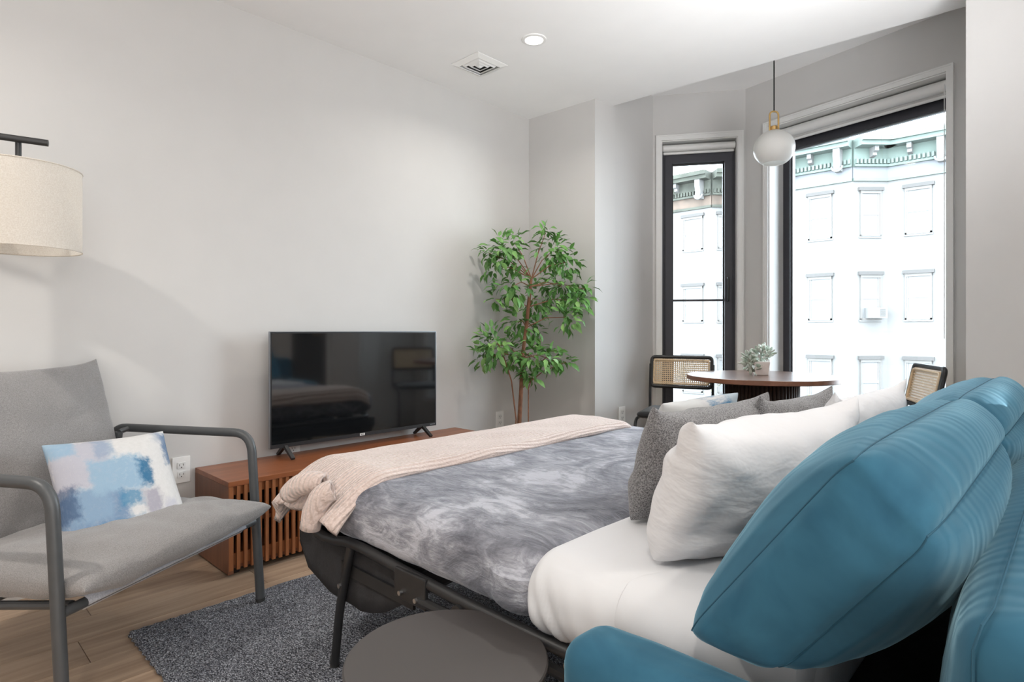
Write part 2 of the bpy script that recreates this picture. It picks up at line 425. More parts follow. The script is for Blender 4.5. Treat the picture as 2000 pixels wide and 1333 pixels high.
def pillow_mb(w, h, t, c=.07, p=.42, n=44, wr=.006, seed=0, ear=0., sag=0., rb=0.):
    """soft pillow in its own XY plane, pinched rim, corners drawn out, seeded wrinkles"""
    mb = MB()
    def f(side):
        def g(a, b):
            u, v = sin((a * 2 - 1) * pi / 2), sin((b * 2 - 1) * pi / 2)
            su, sv = u, v
            k = max(0., (1 - u * u) * (1 - v * v)) ** p
            ex = 1 - c * (1 - v * v); ey = 1 - c * (1 - u * u)
            x, y = w / 2 * su * ex, h / 2 * sv * ey
            y += ear * (abs(u) ** 6) * (v > 0) * v
            y -= sag * (1 - u * u) * (v * .5 + .5)
            z = side * t / 2 * k
            if v < 0 and rb:
                kk = 1 - rb * (abs(u * v)) ** 2.5; x *= kk; y *= kk
            q = V((x * 7 + seed * 3.1, y * 7 - seed, side * 2.3))
            z += wr * noise.noise(q) * min(1, k * 3) + wr * .6 * noise.noise(q * 2.7) * min(1, k * 3)
            rad = math.atan2(v, u) * 9
            z += wr * 1.1 * sin(rad + 5 * noise.noise(q * .6)) * k * (abs(u * v)) ** .7
            return V((x, y, z))
        return g
    mb.grid(n, n, f(1)); mb.grid(n, n, f(-1))
    return mb
def boxcushion_mb(w, h, t, bulge, n=22, m=8, wr=.004, seed=0, rnd_=.25):
    """box-edged cushion: w along x, h along y, t along z; faces crowned, edges kept"""
    mb = MB(); bm = mb.bm
    def add(axis, sgn):
        dims = [w, h, t]; ax = [0, 1, 2]; ax.remove(axis)
        cnt = {0: n, 1: n, 2: m}
        def g(a, b):
            q = [0, 0, 0]; q[ax[0]] = a * 2 - 1; q[ax[1]] = b * 2 - 1; q[axis] = sgn
            p = V((q[0] * w / 2, q[1] * h / 2, q[2] * t / 2))
            fall = ((1 - q[ax[0]] ** 2) * (1 - q[ax[1]] ** 2)) ** .55
            p[axis] += sgn * bulge[axis] * fall
            # corners pulled in a little
            cc = (abs(q[0]) * abs(q[1]) * abs(q[2])) ** 4
            p *= 1 - .03 * cc
            # edge sag between corners
            k = V((p.x * 9 + seed, p.y * 9, p.z * 9 - seed))
            d = wr * noise.noise(k) + wr * .7 * sin(p.x * 95 + 6 * noise.noise(k * .5)) * max(0, noise.noise(k * .4 + V((3, 1, 2))) + .25)
            p[axis] += sgn * d * min(1, fall * 3)
            return p
        mb.grid(cnt[ax[0]], cnt[ax[1]], g)
    for axis in range(3):
        for sgn in (-1, 1): add(axis, sgn)
    return mb
def roundbox_mb(x0, x1, y0, y1, z0, z1, r, seg, wr=0, seed=0, fn=None):
    """box with ellipsoidal edge radii r=(rx,ry,rz), seg=(nx,ny,nz)"""
    mb = MB(); c = V(((x0 + x1) / 2, (y0 + y1) / 2, (z0 + z1) / 2)); hs = V(((x1 - x0) / 2, (y1 - y0) / 2, (z1 - z0) / 2))
    R = V([min(r[i], hs[i]) for i in range(3)])
    def face(axis, sgn):
        ax = [0, 1, 2]; ax.remove(axis)
        def warp(t, i):                                            # more points near the edges
            s = t * 2 - 1; f = R[i] / hs[i]
            return math.copysign(1 - (1 - abs(s)) ** (1.0 + .9 * (1 - f)), s) if hs[i] > 2 * R[i] else s
        def g(a, b):
            q = V((0, 0, 0)); q[ax[0]] = warp(a, ax[0]) * hs[ax[0]]; q[ax[1]] = warp(b, ax[1]) * hs[ax[1]]; q[axis] = sgn * hs[axis]
            inner = V([max(-(hs[i] - R[i]), min(hs[i] - R[i], q[i])) for i in range(3)])
            d = V([(q[i] - inner[i]) / R[i] for i in range(3)])
            l = d.length
            if l > 1e-6: d = d / l
            p = c + inner + V([d[i] * R[i] for i in range(3)])
            if wr:
                k = p * 6 + V((seed, seed, seed)); p += d * (wr * noise.noise(k) + .5 * wr * noise.noise(k * 2.3))
            if fn: p = fn(p)
            return p
        mb.grid(seg[ax[0]], seg[ax[1]], g)
    for axis in range(3):
        for sgn in (-1, 1): face(axis, sgn)
    return mb

# ================================================================== STRUCTURE
H = 2.63; HB = 2.833
E0, E1, A, B = (0, 3.318), (.591, 3.337), (.63, 4.03), (1.196, 4.384)
dBD = V((2.365 - 1.196, 4.117 - 4.384)).normalized()
D = (V(B) + dBD * 1.46)[:]                      # right end of the bay front
J = (2.62, 3.35)
XR, YB = 5.1, -2.5
floor_poly = [(0, YB), (XR, YB), (XR, 3.35), J, D, B, A, E1, E0]
flo = struct('floor', MB().prism([(x, y) for x, y in floor_poly], -.2, -.013), 'oak')
# planks, each its own piece
pl_len, pl_w = 1.22, .185
plank_me = MB().box(-pl_w / 2 + .0012, pl_w / 2 - .0012, -pl_len / 2 + .001, pl_len / 2 - .001, -.013, 0).mesh('plank', 'oak')
def in_floor(x, y):
    ins = False; P = floor_poly; j = len(P) - 1
    for i in range(len(P)):
        if (P[i][1] > y) != (P[j][1] > y) and x < (P[j][0] - P[i][0]) * (y - P[i][1]) / (P[j][1] - P[i][1]) + P[i][0]: ins = not ins
        j = i
    return ins
k = 0
for i in range(int(XR / pl_w)):
    off = (i * .47) % 1.0 * pl_len
    y = YB + off - pl_len / 2
    while y < 4.2:
        x = (i + .5) * pl_w
        if all(in_floor(x + a, y + b) for a in (-.09, .09) for b in (-pl_len / 2 + .01, pl_len / 2 - .01)):
            o = bpy.data.objects.new('plank', plank_me); COL.objects.link(o); o.parent = flo; o.location = (x, y, 0)
        y += pl_len

struct('wall_left', MB().slab((0, YB - .2), (0, 3.45), 0, .2, -.2, H + .3), 'wall')
struct('wall_end', MB().prism([E0, E1, (.591 + .02, 3.55), (0, 3.53)], -.2, H + .3), 'wall')
struct('wall_bay_side', MB().prism([E1, A, (.40, 4.16), (.40, 3.45)], -.2, HB + .2), 'wall')
def wall_open(name, p, q, s0, s1, z0, z1, t, ztop, mat='wall'):
    p, q = V(p), V(q); d = (q - p).normalized(); L = (q - p).length
    mb = MB(); pt = lambda s: (p + d * s)[:]
    mb.slab(pt(0), pt(s0), 0, t, -.2, ztop); mb.slab(pt(s1), pt(L), 0, t, -.2, ztop)
    mb.slab(pt(s0), pt(s1), 0, t, -.2, z0); mb.slab(pt(s0), pt(s1), 0, t, z1, ztop)
    struct(name, mb, mat)
    return lambda s, dep, z: V(((p + d * s).x - d.y * dep, (p + d * s).y + d.x * dep, z))
S1 = (.064, .612, .36, 2.485); S2 = (.190, 1.287, .30, 2.495)
W1 = wall_open('wall_bay_left', A, B, *S1, .28, HB + .2)
W2 = wall_open('wall_bay_front', B, D, *S2, .28, HB + .2)
struct('wall_bay_return', MB().prism([J, (2.9, 3.35), (2.9, 4.3), D], -.2, HB + .2), 'wall')
struct('wall_front', MB().box(2.9, XR, 3.35, 3.55, -.2, H + .3).box(2.62, 2.9, 3.3495, 3.36, -.2, H + .3), 'wall')
struct('wall_right', MB().box(XR, XR + .2, YB - .2, 3.55, -.2, H + .3), 'wall')
# solid rear wall, no window opening
struct('wall_rear', MB().box(0, 1.9, YB - .2, YB, -.2, H + .3).box(1.9, 5.1, YB - .2, YB, -.2, H + .3), 'wall')
SF0, SF1 = (.631 - .1, 3.525), (2.72, 3.645)
struct('ceiling', MB().prism([(0, YB), (XR, YB), (XR, 3.4), (2.72, 3.4), SF1, (.605, 3.53), (.59, 3.4), (0, 3.4)], H, H + .3), 'ceil')
struct('ceiling_bay', MB().prism([(.40, 3.45), (2.9, 3.45), (2.9, 4.4), (D[0] + .1, D[1] + .3), (B[0], B[1] + .3), (.40, 4.2)], HB, HB + .2), 'ceil')
for nm, p, q in (('baseboard_left', (0, YB), E0), ('baseboard_end', E0, E1)):
    struct(nm, MB().slab(p, q, -.014, 0, 0, .10), 'wall')
# dark door in the wall to the right of the bay (seen mirrored in the television)
dr = struct('door_1', MB().box(3.25, 4.05, 3.315, 3.352, .01, 2.05), plain('dark_door_paint', (.028, .024, .022), .5))
struct('door_panel', MB().box(3.35, 3.95, 3.307, 3.316, .2, .95).box(3.35, 3.95, 3.307, 3.316, 1.1, 1.9), plain('dark_door_panel', (.032, .028, .025), .5), dr)
struct('door_handle', MB().tube([(3.33, 3.315, 1.0), (3.33, 3.26, 1.0), (3.43, 3.26, 1.0)], .009), 'brass', dr, smooth=True)
struct('trim_1', MB().box(3.17, 3.25, 3.325, 3.352, 0, 2.13).box(4.05, 4.13, 3.325, 3.352, 0, 2.13).box(3.25, 4.05, 3.325, 3.352, 2.05, 2.13), 'trim')

def quad_bar(mb, Wf, s0, s1, d0, d1, z0, z1):
    P = [Wf(s, d, 0) for s, d in ((s0, d0), (s1, d0), (s1, d1), (s0, d1))]
    mb.prism([(p.x, p.y) for p in P], z0, z1); return mb
def rect_frame(Wf, s0, s1, z0, z1, w, d0, d1, wt=None):
    mb = MB(); wt = wt or w
    quad_bar(mb, Wf, s0, s0 + w, d0, d1, z0, z1); quad_bar(mb, Wf, s1 - w, s1, d0, d1, z0, z1)
    quad_bar(mb, Wf, s0 + w, s1 - w, d0, d1, z1 - wt, z1); quad_bar(mb, Wf, s0 + w, s1 - w, d0, d1, z0, z0 + wt)
    return mb
def window(n, Wf, S, dep, fw, sash, casing_w):
    s0, s1, z0, z1 = S
    w = struct('window_%d' % n, rect_frame(Wf, s0 - casing_w, s1 + casing_w, z0 - casing_w, z1 + casing_w, casing_w, -.014, .0), 'trim')
    struct('casing_bead', rect_frame(Wf, s0 - casing_w - .006, s1 + casing_w + .006, z0 - casing_w - .006, z1 + casing_w + .006, .009, -.020, .0), 'trim', w)
    struct('jamb', rect_frame(Wf, s0, s1, z0, z1, .006, .0, dep + .08), 'trim', w)
    struct('window_frame', rect_frame(Wf, s0 + .006, s1 - .006, z0 + .006, z1 - .006 - (.075 if n == 1 else .09), fw, dep, dep + .07), 'dark_frame', w)
    a0, a1, b0, b1 = s0 + .006 + fw, s1 - .006 - fw, z0 + .006 + fw, z1 - .006 - (.075 if n == 1 else .09) - fw
    if sash:
        struct('sash', rect_frame(Wf, a0 - .008, a1 + .008, b0 - .008, b1 + .008, sash, dep - .012, dep + .04), 'dark_frame', w)
        a0 += sash - .008; a1 -= sash - .008; b0 += sash - .008; b1 -= sash - .008
    struct('glazing_bead', rect_frame(Wf, a0, a1, b0, b1, .010, dep + .02, dep + .045), 'tv_edge' if n == 2 else 'slot', w)
    struct('head_panel', quad_bar(MB(), Wf, s0 + .006, s1 - .006, dep + .02, dep + .06, z1 - .10, z1 - .006), 'dark_frame' if n == 2 else 'trim', w)
    struct('pane', quad_bar(MB(), Wf, a0, a1, dep + .028, dep + .034, b0, b1), 'glass', w)
    return w, (a0, a1, b0, b1)
w1, g1 = window(1, W1, S1, .075, .032, .052, .034)
mb = MB(); quad_bar(mb, W1, g1[0], g1[1], .085, .10, 1.268, 1.283); struct('muntin', mb, 'dark_frame', w1)
hp = [W1(.552, .058, 1.44), W1(.552, .030, 1.44), W1(.552, .030, 1.27), W1(.552, .058, 1.27)]
struct('handle', MB().tube(fillet(hp, .012), .008, 8), 'black_metal', w1, smooth=True)
w2, g2 = window(2, W2, S2, .165, .052, 0, .030)

def shade(Wf, s0, s1, z, dep, rad, label, zb):
    c = Wf((s0 + s1) / 2, dep, z)
    t = thing('roller_shade', c, label, 'roller blind')
    a, b = Wf(s0, dep, z), Wf(s1, dep, z)
    obj('fabric_roll', MB().tube([a, b], rad, 24), 'trim', t, smooth=True)
    obj('hanging_fabric', quad_bar(MB(), Wf, s0 + .006, s1 - .006, dep + rad - .004, dep + rad - .002, zb, z), 'trim', t)
    obj('bottom_bar', MB().tube([Wf(s0 + .004, dep + rad - .003, zb), Wf(s1 - .004, dep + rad - .003, zb)], .011, 12), 'white_plastic', t, smooth=True)
    for s in (s0 - .001, s1 + .001):
        p = Wf(s, dep, z); q = Wf(s + (.003 if s > s0 else -.003), dep, z)
        obj('end_bracket', MB().tube([p, q], rad * .85, 20), 'white_plastic', t, smooth=True)
    return t
shade(W1, .078, .598, 2.437, .040, .026, 'short white roller blind rolled up over the narrow window', 2.405)
sh = shade(W2, .205, 1.272, 2.445, .075, .034, 'long white roller blind rolled up over the wide window', 2.398)
for s in (1.262, 1.274):
    obj('bead_chain', MB().tube([W2(s, .03, 2.44), W2(s, .03, 1.0)], .0022, 6), 'white_plastic', sh)

# ================================================================== EXTERIOR
FY = 23.7
def facade(name, path, label, zt, floors, cor_mats, brk, wins, ztop_c=None):
    t = thing(name, (path[0][0], path[0][1], -4.5), label, 'building')
    back = [(path[-1][0], path[-1][1] + 6), (path[0][0], path[0][1] + 6)]
    obj('wall', MB().prism([tuple(p) for p in path] + back, -4.5, zt), 'facade', t)
    def seg(i, s, dep, z):                       # point on segment i, dep outward (towards the street)
        p, q = V(path[i]), V(path[i + 1]); d = (q - p).normalized(); n = V((d.y, -d.x)); r = p + d * s + n * dep
        return V((r.x, r.y, z))
    offs = lambda e: [(seg(min(i, len(path) - 2), 0 if i < len(path) - 1 else (V(path[-1]) - V(path[-2])).length, e, 0)) for i in range(len(path))]
    def run(nm, e0, z0, z1, m):
        a = offs(e0); mb = MB()
        mb.prism([(p.x, p.y) for p in a] + [tuple(path[-1]), ], z0, z1) if False else None
        for i in range(len(path) - 1):
            L = (V(path[i + 1]) - V(path[i])).length
            P = [seg(i, 0, e0, 0), seg(i, L, e0, 0), seg(i, L, -.1, 0), seg(i, 0, -.1, 0)]
            mb.prism([(p.x, p.y) for p in P], z0, z1)
        return obj(nm, mb, m, t)
    c0 = zt - 1.45
    run('architrave', .10, c0, c0 + .10, cor_mats[1]); run('frieze', .05, c0 + .10, c0 + .50, cor_mats[2])
    run('bed_moulding', .16, c0 + .50, c0 + .58, cor_mats[0]); run('cornice_panel', .10, c0 + .58, c0 + 1.15, cor_mats[0])
    run('corona', .55, c0 + 1.15, c0 + 1.30, cor_mats[1]); run('crown', .65, c0 + 1.30, zt + .02, cor_mats[0])
    mb = MB()
    for i in range(len(path) - 1):
        L = (V(path[i + 1]) - V(path[i])).length; n = int(L / .13)
        for k in range(n):
            s = (k + .5) * L / n; P = [seg(i, s - .035, .20, 0), seg(i, s + .035, .20, 0), seg(i, s + .035, .09, 0), seg(i, s - .035, .09, 0)]
            mb.prism([(p.x, p.y) for p in P], c0 + .60, c0 + .76)
    obj('dentil_row', mb, cor_mats[1], t, kind='stuff')
    for i, s, big in brk:
        wd = .22 if big else .14; h = (.78 if big else .35); mb = MB(); zt2 = c0 + 1.15
        if big:
            prof = [(.08, 0), (.5, 0), (.5, -.25), (.42, -.5), (.46, -.62), (.36, -.78), (.08, -.78)]
        else: prof = [(.08, 0), (.42, 0), (.42, -.16), (.3, -.2), (.3, -.3), (.08, -.35)]
        A_ = [mb.bm.verts.new(seg(i, s - wd / 2, e, zt2 + z)) for e, z in prof]; B_ = [mb.bm.verts.new(seg(i, s + wd / 2, e, zt2 + z)) for e, z in prof]
        mb.bm.faces.new(A_); mb.bm.faces.new(B_[::-1])
        for k in range(len(prof)): mb.bm.faces.new([A_[k], A_[(k + 1) % len(prof)], B_[(k + 1) % len(prof)], B_[k]])
        br = obj('bracket', mb, 'out_sash', t)
        if big:
            c = seg(i, s, .40, zt2 - .62); ring = []
            p, q = V(path[i]), V(path[i + 1]); d3 = (q - p).normalized().to_3d()
            obj('scroll', MB().tube([c + d3 * (.17 * cos(a)) + V((0, 0, .17 * sin(a))) for a in [pi + pi * k / 12 for k in range(13)]], .035, 8), 'out_sash', br, smooth=True)
    for i, s, wd in wins:
        for zl, hh in floors:
            f = obj('window', MB(), 'reveal', t) if False else None
            mb = MB()
            def bar(mb, s0, s1, e0, e1, z0, z1):
                P = [seg(i, s0, e1, 0), seg(i, s1, e1, 0), seg(i, s1, e0, 0), seg(i, s0, e0, 0)]; mb.prism([(p.x, p.y) for p in P], z0, z1)
            a, b = s - wd / 2, s + wd / 2
            bar(mb, a, a + .05, -.02, .075, zl - hh, zl); bar(mb, b - .05, b, -.02, .075, zl - hh, zl)
            bar(mb, a, b, -.02, .085, zl - .10, zl); bar(mb, a, b, -.02, .075, zl - hh, zl - hh + .06)
            f = obj('window', mb, 'reveal', t)
            m2 = MB(); bar(m2, a - .07, b + .07, -.02, .13, zl, zl + .12); obj('lintel', m2, 'lintel', f)
            m5 = MB(); bar(m5, a - .04, b + .04, -.02, .05, zl - hh - .06, zl - hh); obj('sill', m5, 'out_sash', f)
            m3 = MB(); bar(m3, a + .05, b - .05, -.02, .03, zl - hh + .06, zl - .10); obj('pane', m3, 'out_pane', f)
            m4 = MB(); bar(m4, a + .05, b - .05, .02, .055, zl - hh * .53, zl - hh * .47); bar(m4, a + .05, a + .10, .02, .05, zl - hh + .06, zl - .1)
            bar(m4, b - .10, b - .05, .02, .05, zl - hh + .06, zl - .1); obj('sash', m4, 'out_sash', f)
    return t, seg
fl3 = [(5.99, 1.62), (3.0, 1.60), (.0, 1.60)]
facade('row_house', [(-6.6, FY), (-2.92, FY), (-2.03, FY + .89), (3.2, FY + .89)],
       'pale row house with a green bracketed cornice across the street, in the wide window', 7.78, fl3, ('copper', 'copper_light', 'frieze'),
       [(0, 1.55, 1), (0, 2.35, 0), (0, 3.28, 1), (1, .62, 0), (2, .72, 0), (2, 1.62, 1), (2, 3.2, 1)],
       [(0, 2.62, .80), (1, .63, .74), (2, .93, .78), (2, 3.3, .78)])
facade('row_house', [(-12.2, FY), (-8.17, FY), (-7.35, FY + .82), (-6.7, FY + .82)],
       'pale row house with a weathered dark cornice, seen through the narrow window', 7.60, [(5.85, 1.42), (2.90, 1.5), (-.1, 1.5)],
       ('old_cornice', 'old_cornice', 'old_frieze'), [(0, 1.2, 1), (0, 2.55, 0), (0, 3.62, 1), (1, .6, 0)], [(0, 1.2, .9), (0, 3.2, .9), (1, .62, .74)])
# window air conditioner in the middle bay window
t = thing('window_air_conditioner', (-2.30, 24.05, 1.42), 'white air conditioner sitting in a window of the house across the street', 'air conditioner')
R45 = Matrix.Translation((-2.40, 24.16, 1.46)) @ Matrix.Rotation(radians(45), 4, 'Z')
obj('case', MB().box(-.27, .27, -.42, .02, 0, .36, R45), 'out_sash', t)
mb = MB()
for k in range(6): mb.box(.0, .2, -.43, -.42, .06 + k * .045, .085 + k * .045, R45)
obj('grille', mb, 'lintel', t)
g = struct('street', MB().box(-40, 40, 5.2, 60, -4.7, -4.5), 'asphalt')
# street tree
t = thing('street_tree', (-2.2, 12.6, -4.5), 'small yellow-green street tree below the wide window, outside', 'tree')
obj('trunk', MB().tube([(-2.2, 12.6, -4.5), (-2.15, 12.6, -2.5), (-2.2, 12.65, -1.0)], [.09, .07, .04], 8), 'ficus_bark', t, smooth=True)
mb = MB(); r2 = random.Random(3)
for k in range(700):
    c = V((-2.2, 12.6, -1.35)) + V((r2.gauss(0, .5), r2.gauss(0, .5), r2.gauss(0, .62)))
    if c.z > .1: c.z = .1 - r2.random() * .8
    x = V((r2.uniform(-1, 1), r2.uniform(-1, 1), r2.uniform(-1, 1))).normalized() * .06; y = x.orthogonal().normalized() * .035
    a = [mb.bm.verts.new(c - x), mb.bm.verts.new(c + y), mb.bm.verts.new(c + x), mb.bm.verts.new(c - y)]; mb.bm.faces.new(a)
obj('foliage', mb, 'tree_out', t, kind='stuff')

# ================================================================== CEILING FITTINGS
# recessed lights: the one in view, and unseen ones added to light the room
def downlight(x, y, label, power=9):
    t = thing('recessed_light', (x, y, H), label, 'ceiling light')
    obj('trim_ring', MB().lathe([(.048, -.001), (.050, -.007), (.066, -.005), (.068, .0)], (x, y, H), 40, cap=False), 'white_plastic', t, smooth=True)
    obj('lens', MB().lathe([(.0, -.0035), (.049, -.0035), (.049, -.001)], (x, y, H), 40), 'lens', t)
    d = bpy.data.lights.new('downlight_lamp', 'AREA'); d.shape = 'DISK'; d.size = .09; d.energy = power; d.color = (1, .94, .86); d.spread = radians(150)
    o = bpy.data.objects.new('downlight_lamp', d); COL.objects.link(o); o.location = (x, y, H - .012)
downlight(.844, 2.426, 'glowing round recessed ceiling light beside the square vent', 8)
downlight(.9, -.6, 'added unseen round recessed ceiling light near the left wall behind the floor lamp', 18)
downlight(3.3, -.6, 'added unseen round recessed ceiling light over the rear of the room', 18)
downlight(4.2, 1.6, 'added unseen round recessed ceiling light over the right side, behind the sofa', 18)

vx0, vx1, vy0, vy1 = .290, .525, 2.308, 2.550
t = thing('ceiling_vent', ((vx0 + vx1) / 2, (vy0 + vy1) / 2, H), 'square white ceiling air vent with stepped louvres', 'vent')
def sqring(x0, x1, y0, y1, w, z0, z1, drop=0.):
    mb = MB()
    for (a, za), (b, zb_) in (((0, z0), (w, z1)),):
        o_ = [(x0, y0), (x1, y0), (x1, y1), (x0, y1)]; i_ = [(x0 + w, y0 + w), (x1 - w, y0 + w), (x1 - w, y1 - w), (x0 + w, y1 - w)]
        vo = [mb.bm.verts.new((*p, za)) for p in o_]; vi = [mb.bm.verts.new((*p, zb_)) for p in i_]
        vo2 = [mb.bm.verts.new((*p, za + .004)) for p in o_]; vi2 = [mb.bm.verts.new((*p, zb_ + .004)) for p in i_]
        for k in range(4):
            n = (k + 1) % 4
            for q in ((vo[k], vo[n], vi[n], vi[k]), (vo2[k], vi2[k], vi2[n], vo2[n]), (vo[k], vo2[k], vo2[n], vo[n]), (vi[k], vi[n], vi2[n], vi2[k])): mb.bm.faces.new(q)
    return mb
obj('outer_flange', sqring(vx0, vx1, vy0, vy1, .032, H - .006, H - .018), 'white_plastic', t)
for k in range(3):
    a = .038 + k * .026
    obj('louvre', sqring(vx0 + a, vx1 - a, vy0 + a, vy1 - a, .020, H - .002, H - .020), 'white_plastic', t)
obj('centre_plate', MB().box(vx0 + .112, vx1 - .112, vy0 + .112, vy1 - .112, H - .021, H - .016), 'white_plastic', t)
obj('dark_duct', MB().box(vx0 + .03, vx1 - .03, vy0 + .03, vy1 - .03, H - .0015, H - .0005), 'slot', t)

# pendant lamp over the dining table
px, py, pz = 1.616, 3.797, 2.176
t = thing('pendant_lamp', (px, py, HB), 'white opal globe pendant on a black cord with brass yoke', 'pendant lamp')
obj('canopy', MB().lathe([(.0, -.03), (.05, -.03), (.06, -.02), (.06, 0)], (px, py, HB), 32), 'black_metal', t, smooth=True)
obj('cord', MB().tube([(px, py, HB - .02), (px, py, 2.40)], .0042, 8), 'cord', t, smooth=True)
yk = [(px - .030, py, 2.285), (px - .030, py, 2.395), (px + .030, py, 2.395), (px + .030, py, 2.285)]
ya = V((.722, .691, 0))
yk = [V((px, py, 0)) + ya * k + V((0, 0, z)) for k, z in ((-.027, 2.283), (-.027, 2.405), (.027, 2.405), (.027, 2.283))]
obj('yoke', MB().tube(fillet(yk, .027, 8), .0055, 10), 'brass', t, smooth=True)
obj('socket', MB().lathe([(.0, 2.312), (.02, 2.312), (.022, 2.305), (.022, 2.29), (.034, 2.284), (.034, 2.276), (.0, 2.276)], (px, py, 0), 28), 'brass', t, smooth=True, sharp=40)
prof = []
for k in range(29):
    a = radians(6 + k * (147 - 6) / 28); prof.append((.121 * sin(a), .112 * cos(a)))
inner = [(r * .965, z * .965) for r, z in prof[::-1]]
obj('globe', MB().lathe([(.001, .112)] + prof + inner + [(.001, .108)], (px, py, pz), 48), 'opal', t, smooth=True)

# ================================================================== OUTLETS
def outlet(c, n, up, label):
    n = V(n).normalized(); right = V((0, 0, 1)).cross(n); M = basis(V(c), right, V((0, 0, 1)), n)
    t = thing('wall_outlet', c, label, 'outlet')
    mb = MB().box(-.038, .038, -.060, .060, 0, .006, M); obj('cover_plate', mb, 'white_plastic', t, bevel=.002)
    for dz in (-.021, .021):
        r = obj('socket_face', MB().lathe([(.017, .006), (.0165, .0085), (.0, .0085)], (0, 0, 0), 20, M @ Matrix.Translation((0, dz, 0))).__class__() if False else
                MB().box(-.017, .017, dz - .014, dz + .014, .005, .0085, M), 'trim', t)
        obj('slot', MB().box(-.0085, -.0065, dz - .002, dz + .007, .0083, .0092, M).box(.0065, .0085, dz - .002, dz + .007, .0083, .0092, M).box(-.002, .002, dz - .011, dz - .006, .0083, .0092, M), 'slot', r)
outlet((0, .930, .405), (1, 0, 0), 1, 'white wall outlet between armchair and wooden console')
outlet((0, 3.005, .410), (1, 0, 0), 1, 'white wall outlet beside the ficus trunk')
outlet((.612, 3.63, .44), (1, -.056, 0), 1, 'white wall outlet past the far end of the throw')
outlet((0, 1.468, .405), (1, 0, 0), 1, 'white wall outlet low behind the television, just above the console top')

# ================================================================== RUG
t = tag(obj('rug', roundbox_mb(.625, 2.55, .565, 2.70, 0, .013, (.02, .02, .006), (90, 90, 3), fn=lambda p: p + V((.004 * sin(p.y * 160) if p.x < .64 or p.x > 2.53 else 0, .004 * sin(p.x * 160) if p.y < .58 or p.y > 2.68 else 0, 0))), 'rug', smooth=True, merge=1e-5),
        'dark grey braided rug under the sofa bed', 'rug')

# ================================================================== TV CONSOLE
cx0, cx1, cy0, cy1, cz = .006, .401, .989, 2.585, .406
t = thing('tv_console', (.2, 1.79, 0), 'low walnut tv console with slatted front against left wall', 'tv console')
obj('top_panel', MB().box(cx0, cx1, cy0, cy1, cz - .022, cz), 'console', t, bevel=.0015)
for y in (cy0, cy1 - .022): obj('side_panel', MB().box(cx0, cx1 - .002, y, y + .022, .014, cz - .022), 'console_side', t)
obj('bottom_panel', MB().box(cx0, cx1 - .02, cy0 + .022, cy1 - .022, .03, .05), 'console_side', t)
obj('back_panel', MB().box(cx0, cx0 + .008, cy0 + .022, cy1 - .022, .05, cz - .022), 'inside', t)
obj('shelf', MB().box(cx0 + .008, cx1 - .06, cy0 + .022, cy1 - .022, .20, .218), 'console_side', t)
for y in (cy0 + .54, cy0 + 1.06): obj('divider', MB().box(cx0 + .008, cx1 - .05, y, y + .018, .05, cz - .022), 'console_side', t)
for z0, z1 in ((.045, .095), (cz - .062, cz - .022)): obj('slat_rail', MB().box(cx1 - .034, cx1 - .017, cy0 + .022, cy1 - .022, z0, z1), 'slatw', t)
slat_me = MB().box(-.0075, .0075, -.007, .007, .028, cz - .022).mesh('slat', 'slatw')
ns = 52
for k in range(ns):
    y = cy0 + .012 + (cy1 - cy0 - .024) * k / (ns - 1)
    w = 1.0 if 0 < k < ns - 1 else 1.3
    o = bpy.data.objects.new('slat', slat_me); COL.objects.link(o); o.parent = t; o.matrix_parent_inverse = PINV[t.name]
    o.location = (cx1 - .009, y, 0); o.scale = (1, w, 1)
for x in (cx0 + .03, cx1 - .06):
    for y in (cy0 + .05, cy1 - .05): obj('foot', MB().lathe([(.018, 0), (.02, .014)], (x, y, 0), 12), 'black_metal', t)
obj('plinth', MB().box(cx0 + .02, cx1 - .045, cy0 + .03, cy1 - .03, .013, .031), 'inside', t)

# ================================================================== TELEVISION
TX = .115; ty0, ty1, tz0, tz1 = 1.294, 2.331, .462, 1.0385
t = thing('television', (TX, 1.81, cz), 'flat black television standing on the walnut console', 'television')
obj('back_shell', roundbox_mb(TX - .05, TX - .012, ty0 + .03, ty1 - .03, tz0 + .02, tz1 - .06, (.02, .03, .03), (3, 12, 8)), 'tv_plastic', t, smooth=True, merge=1e-5)
obj('panel', MB().box(TX - .012, TX + .004, ty0, ty1, tz0, tz1), 'tv_plastic', t, bevel=.0015)
obj('edge_trim', MB().box(TX - .01, TX + .0055, ty0 - .0025, ty0, tz0, tz1 + .0025).box(TX - .01, TX + .0055, ty1, ty1 + .0025, tz0, tz1 + .0025).box(TX - .01, TX + .0055, ty0, ty1, tz1, tz1 + .0025), 'tv_edge', t)
obj('bottom_bezel', MB().box(TX + .004, TX + .007, ty0, ty1, tz0, tz0 + .019), 'tv_plastic', t)
obj('screen', MB().box(TX + .004, TX + .0055, ty0 + .007, ty1 - .007, tz0 + .019, tz1 - .007), 'screen', t)
lg = obj('logo', MB().box(TX + .007, TX + .0082, 1.795, 1.826, tz0 + .003, tz0 + .016), 'trim', t, bevel=.002, label='small pale maker badge')
obj('logo_mark', MB().box(TX + .008, TX + .0088, 1.801, 1.804, tz0 + .006, tz0 + .013).box(TX + .008, TX + .0088, 1.8085, 1.8115, tz0 + .006, tz0 + .013).box(TX + .008, TX + .0088, 1.816, 1.819, tz0 + .006, tz0 + .013).box(TX + .008, TX + .0088, 1.801, 1.8115, tz0 + .011, tz0 + .013), 'slot', lg)
obj('corner_lettering', MB().box(TX + .007, TX + .0076, 2.285, 2.290, tz0 + .008, tz0 + .013).box(TX + .007, TX + .0076, 2.293, 2.299, tz0 + .008, tz0 + .013).box(TX + .007, TX + .0076, 2.302, 2.308, tz0 + .008, tz0 + .013).box(TX + .007, TX + .0076, 2.311, 2.319, tz0 + .008, tz0 + .013), 'tv_edge', t)
